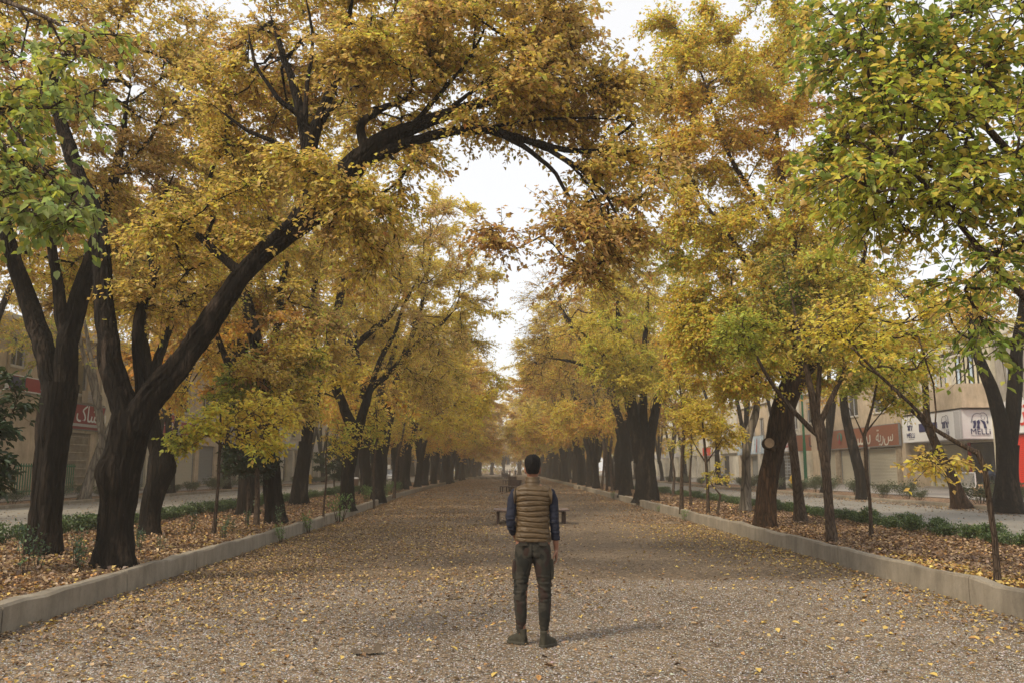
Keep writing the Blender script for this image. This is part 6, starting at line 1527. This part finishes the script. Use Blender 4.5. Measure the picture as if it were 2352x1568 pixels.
a = np.arange(NZ - 1)[:, None] * NA + np.arange(NA)[None]; b_ = np.arange(NZ - 1)[:, None] * NA + (np.arange(NA)[None] + 1) % NA
vm_ = np_mesh('quilted_vest', V.reshape(-1, 3), np.stack([a, b_, b_ + NA, a + NA], 2).reshape(-1, 4), smooth=True)
link('quilted_vest', vm_, man, M['vest'])
m = MB(); rs = []
for z, rx, ry in ((1.455, .085, .075), (1.468, .088, .082), (1.478, .080, .078), (1.482, .074, .074), (1.492, .080, .078), (1.505, .080, .078), (1.516, .074, .073), (1.522, .073, .072), (1.532, .076, .075), (1.542, .073, .072), (1.545, .062, .064), (1.52, .060, .062)):
    rs.append(ell((0, .0 + (z - 1.45) * .1, z + .0), rx, ry, 28))
m.rings(rs, cap=False); m.build('vest_collar', M['vest'], man, True)
for s_ in (-1, 1):   # piped shoulder caps of the vest
    m = MB(); rs = []
    for k in range(26):
        t = k / 25; cx = s_ * (.090 + .108 * t); cz = 1.452 - .072 * t ** 1.5; rr_ = .046 + .018 * t + .005 * abs(math.sin(t * math.pi * 4)); tilt = t * .9
        rs.append([(cx + s_ * math.sin(tilt) * math.sin(a) * rr_ * .3, math.cos(a) * (.062 + .02 * t) * 1.08, cz - .03 + math.sin(a) * rr_) for a in np.linspace(0, 2 * math.pi, 21)[:-1]])
    m.rings(rs); m.build('shoulder_panel', M['vest'], man, True)
    m = MB(); pts = [(s_ * (.198 - .012 * math.sin(a) ** 2), math.cos(a) * .098, 1.36 + math.sin(a) * .078) for a in np.linspace(0, 2 * math.pi, 25)]; m.tube(pts, .008, 6, False); m.build('armhole_piping', M['vest'], man, True)
# trousers
m = MB()
m.rings([ell((0, .0, z), rx, ry, 24, 2.3) for z, rx, ry in ((1.02, .150, .105), (.97, .165, .115), (.90, .182, .125), (.84, .186, .125), (.80, .178, .115))])
lx = [(.088, 0, .86), (.098, .0, .76), (.112, .0, .64), (.120, .0, .53), (.124, -.005, .44), (.120, .0, .34), (.118, .005, .24), (.116, .01, .15), (.112, .01, .10)]
rl = [.100, .096, .084, .074, .068, .066, .060, .050, .043]
m.tube(lx, rl, 20, True, (1.12, 1)); 
ll = [(-.088, 0, .86), (-.100, .0, .76), (-.118, .0, .64), (-.131, .0, .53), (-.136, -.005, .44), (-.132, .0, .34), (-.125, .005, .24), (-.128, .01, .15), (-.126, .01, .10)]
m.tube(ll, rl, 20, True, (1.12, 1))
def tr(co, no):
    out = []
    for a, b, c in co:
        kn = math.exp(-((c - .50) / .13) ** 2) + .8 * math.exp(-((c - .14) / .06) ** 2) + .18
        v_ = mnoise.noise(Vector((a * 7 + c * 6 * (1 if a > 0 else -1), b * 8, c * 48))) + .5 * mnoise.noise(Vector((a * 20, b * 20, c * 40)))
        out.append(v_ * .011 * kn - (.012 * math.exp(-(a / .014) ** 2) if .78 < c < .98 and b < 0 else 0))
    return np.array(out)
fused('trousers', m, .0075, M['camo'], man, 4, tr)
for s_ in (-1, 1):
    m = MB(); m.rings([ell((s_ * (.190 + dx), .0, z), rx, .055, 16, 4) for z, rx, dx in ((.775, .012, 0), (.77, .020, .002), (.70, .022, .006), (.65, .022, .008), (.60, .019, .006), (.592, .010, .0))])
    o = m.build('cargo_pocket', M['camo'], man, True)
    m = MB(); m.box(-.045, .045, -.006, .006, -.02, .02); o = m.build('pocket_flap', M['camo'], man, bevel=.004); o.location = (s_ * .105, -.128, .925); o.rotation_euler = (0, s_ * .06, 0)
# boots, toes turned outward
for s_, x0, y0, yaw in ((-1, -.126, .0, .95), (1, .118, -.14, -.72)):
    bt = MB(); so = MB(); rs = []; rs2 = []
    L_ = .25
    for t, w_, h_ in ((-.070, .032, .085), (-.055, .042, .115), (-.015, .045, .135), (.03, .046, .120), (.075, .050, .092), (.12, .052, .074), (.155, .045, .060), (.175, .026, .042)):
        c = []
        for k in range(14):
            a = math.pi * k / 13; c.append((math.cos(a) * w_, t, .025 + max(0, math.sin(a)) ** .8 * (h_ - .02)))
        c.append((-w_ * .9, t, .018)); c.append((w_ * .9, t, .018)); rs.append(c)
        rs2.append([(-w_ - .006, t * 1.04, .0), (-w_ - .006, t * 1.04, .026), (w_ + .006, t * 1.04, .026), (w_ + .006, t * 1.04, .0)])
    bt.rings([r_[::-1] for r_ in rs])
    bt.rings([ell((0, -.025, z), .040, .045, 16) for z in (.09, .115, .135, .15)])
    o = fused('boot', bt, .006, M['boot'], man, 3); o.location = (x0, y0, .004); o.scale = (.92, .9, .92); o.rotation_euler = (0, 0, yaw)
    s2 = so.rings([r_[::-1] for r_ in rs2]).build('sole', M['sole'], o, bevel=.004)
    m = MB(); m.tube([(-.012, .03, .105), (-.03, .035, .125), (-.02, .05, .12), (.0, .035, .108), (.02, .05, .125), (.032, .04, .12), (.01, .03, .105)], .0035, 5); m.build('lace', M['black'], o)

def figure(name, label, loc, rz, joints, jacket, trousers, cat='person', group=None, coat=0.0, s=1.0, bag=None):
    """a small far-off person: one continuous body with clothes over it"""
    r = empty(name, loc, rz, label, cat, group); r.scale = (s, s, s); J = {k: Vector(v) for k, v in joints.items()}
    m = MB(); m.tube([J['hip'], J['chest'], J['neck']], [.13, .15, .06], 10, True, (1, .7)); m.tube([J['neck'], J['head']], .05, 8)
    hc = J['head']; m.rings([ell((hc.x, hc.y, hc.z + z), rx, rx * 1.2, 12) for z, rx in ((-.11, .04), (-.06, .07), (0, .08), (.06, .07), (.1, .035))])
    for a in 'lr':
        m.tube([J['sh' + a], J['el' + a], J['ha' + a]], [.05, .042, .03], 8); m.tube([J['hip'] * .6 + J['kn' + a] * .4 if False else J['hi' + a], J['kn' + a], J['an' + a]], [.09, .06, .045], 8)
        m.tube([J['an' + a], J['an' + a] + Vector((0, .16, -.03))], [.045, .035], 8)
        m.rings([ell((J['ha' + a].x, J['ha' + a].y, J['ha' + a].z - z), .03, .02, 8) for z in (0, .05, .1)])
    fused('body', m, .02, M['skin'], r, 2)
    m = MB(); m.tube([J['hip'] - Vector((0, 0, coat)), J['hip'], J['chest'], J['neck'] - Vector((0, 0, .05))], [.2 if coat else .16, .17, .19, .09], 10, True, (1, .75))
    for a in 'lr': m.tube([J['sh' + a], J['el' + a], J['ha' + a] * .85 + J['el' + a] * .15], [.075, .06, .048], 8)
    fused('jacket', m, .02, jacket, r, 2)
    m = MB(); m.tube([J['hip'] + Vector((0, 0, .05)), (J['hil'] + J['hir']) / 2], [.15, .14], 10, True, (1, .75))
    for a in 'lr': m.tube([J['hi' + a], J['kn' + a], J['an' + a]], [.1, .075, .06], 8)
    fused('trousers', m, .02, trousers, r, 2)
    m = MB(); m.rings([ell((hc.x, hc.y - .015, hc.z + z), rx, rx * 1.2, 12) for z, rx in ((-.04, .08), (.02, .09), (.07, .08), (.115, .04))]); m.build('hair', M['hair'], r, True)
    return r
def stand(step=0.0): return dict(hip=(0, 0, .92), chest=(0, 0, 1.25), neck=(0, 0, 1.47), head=(0, .01, 1.62), shl=(-.17, 0, 1.4), shr=(.17, 0, 1.4), ell=(-.24, -.03, 1.13), elr=(.24, -.03, 1.13), hal=(-.24, .08, .9), har=(.24, .08, .9),
      hil=(-.09, 0, .86), hir=(.09, 0, .86), knl=(-.1, .03 + step, .48), knr=(.1, .03 - step * .3, .48), anl=(-.1, step, .08), anr=(.1, -step, .08))
M['maroon'] = simple('maroon_coat_cloth', (0.16, 0.02, 0.03), .9, .2); M['dkcloth'] = simple('dark_blue_cloth', (0.02, 0.024, 0.04), .9, .2); M['tan_cloth'] = simple('tan_trousers', (0.30, 0.22, 0.14), .9, .15)
for k, (px, yb, Yd, jk, ttl, coat) in enumerate([(1184, 1093, 205, 'dkcloth', 'distant walker in dark clothes, rightmost of the far group', 0), (1171, 1092, 212, 'maroon', 'distant walker in a long maroon coat beside the dark one', .5),
        (1165, 1090, 232, 'dkcloth', 'distant dark figure third from the right in the far group', 0), (1159, 1090, 236, 'dkcloth', 'distant dark figure fourth from the right in the far group', 0), (1153, 1090, 240, 'tan_cloth', 'distant paler figure at the left of the far group', 0)]):
    p = at(px, yb, Yd); figure('person', ttl, (p[0], Yd, 0), math.pi if k % 2 else 0, stand(.12), M[jk], M['dkcloth'], coat=coat, s=1.03, group=None)
# man bending over boxes under the elephant sign
jb = dict(hip=(0, 0, .95), chest=(.32, 0, 1.10), neck=(.52, 0, 1.02), head=(.66, 0, .93), shl=(.42, .17, 1.05), shr=(.42, -.17, 1.05), ell=(.46, .18, .78), elr=(.46, -.18, .78), hal=(.52, .14, .55), har=(.52, -.14, .55),
      hil=(-.02, .09, .88), hir=(-.02, -.09, .88), knl=(.06, .12, .5), knr=(-.1, -.12, .5), anl=(.0, .12, .08), anr=(-.08, -.12, .08))
figure('person', 'man in dark clothes bending over boxes on the pavement at the right', (23.3, 42.0, .36), 0, jb, M['dkcloth'], M['dkcloth'])
def carton(loc, rz, sx, sy, sz, label):
    r = empty('cardboard_box', loc, rz, label, 'box'); m = MB(); t = .012
    m.box(-sx, sx, -sy, -sy + t, 0, sz); m.box(-sx, sx, sy - t, sy, 0, sz); m.box(-sx, -sx + t, -sy + t, sy - t, 0, sz); m.box(sx - t, sx, -sy + t, sy - t, 0, sz); m.box(-sx + t, sx - t, -sy + t, sy - t, 0, t); m.build('box_body', M['cardboard'], r)
    for s_ in (-1, 1): m = MB(); m.box(-sx, sx, 0, sy * .8, 0, .008); o = m.build('flap', M['cardboard'], r); o.location = (0, s_ * sy, sz); o.rotation_euler = (0.5 if s_ > 0 else math.pi - .5, 0, 0)
carton((22.75, 41.6, .36), .2, .17, .2, .32, 'small open cardboard box left of the bending man'); carton((23.05, 41.8, .36), -.1, .12, .16, .48, 'tall narrow cardboard box at the feet of the bending man'); carton((24.0, 41.8, .36), .1, .14, .16, .5, 'upright cardboard box right of the bending man')
# ------------------------------------------------------------------ the misty air
hz = MB(); hz.box(-60, 60, -3, 340, -1.2, 24)
vm = bpy.data.materials.new('mist'); vm.use_nodes = True
vn = vm.node_tree; vn.nodes.clear()
pv = vn.nodes.new('ShaderNodeVolumePrincipled'); pv.inputs['Density'].default_value = 0.0014
pv.inputs['Color'].default_value = (0.98, 0.94, 0.86, 1); pv.inputs['Anisotropy'].default_value = 0.25
ov = vn.nodes.new('ShaderNodeOutputMaterial'); vn.links.new(pv.outputs[0], ov.inputs['Volume'])
tag(hz.build('haze', vm), kind='stuff')
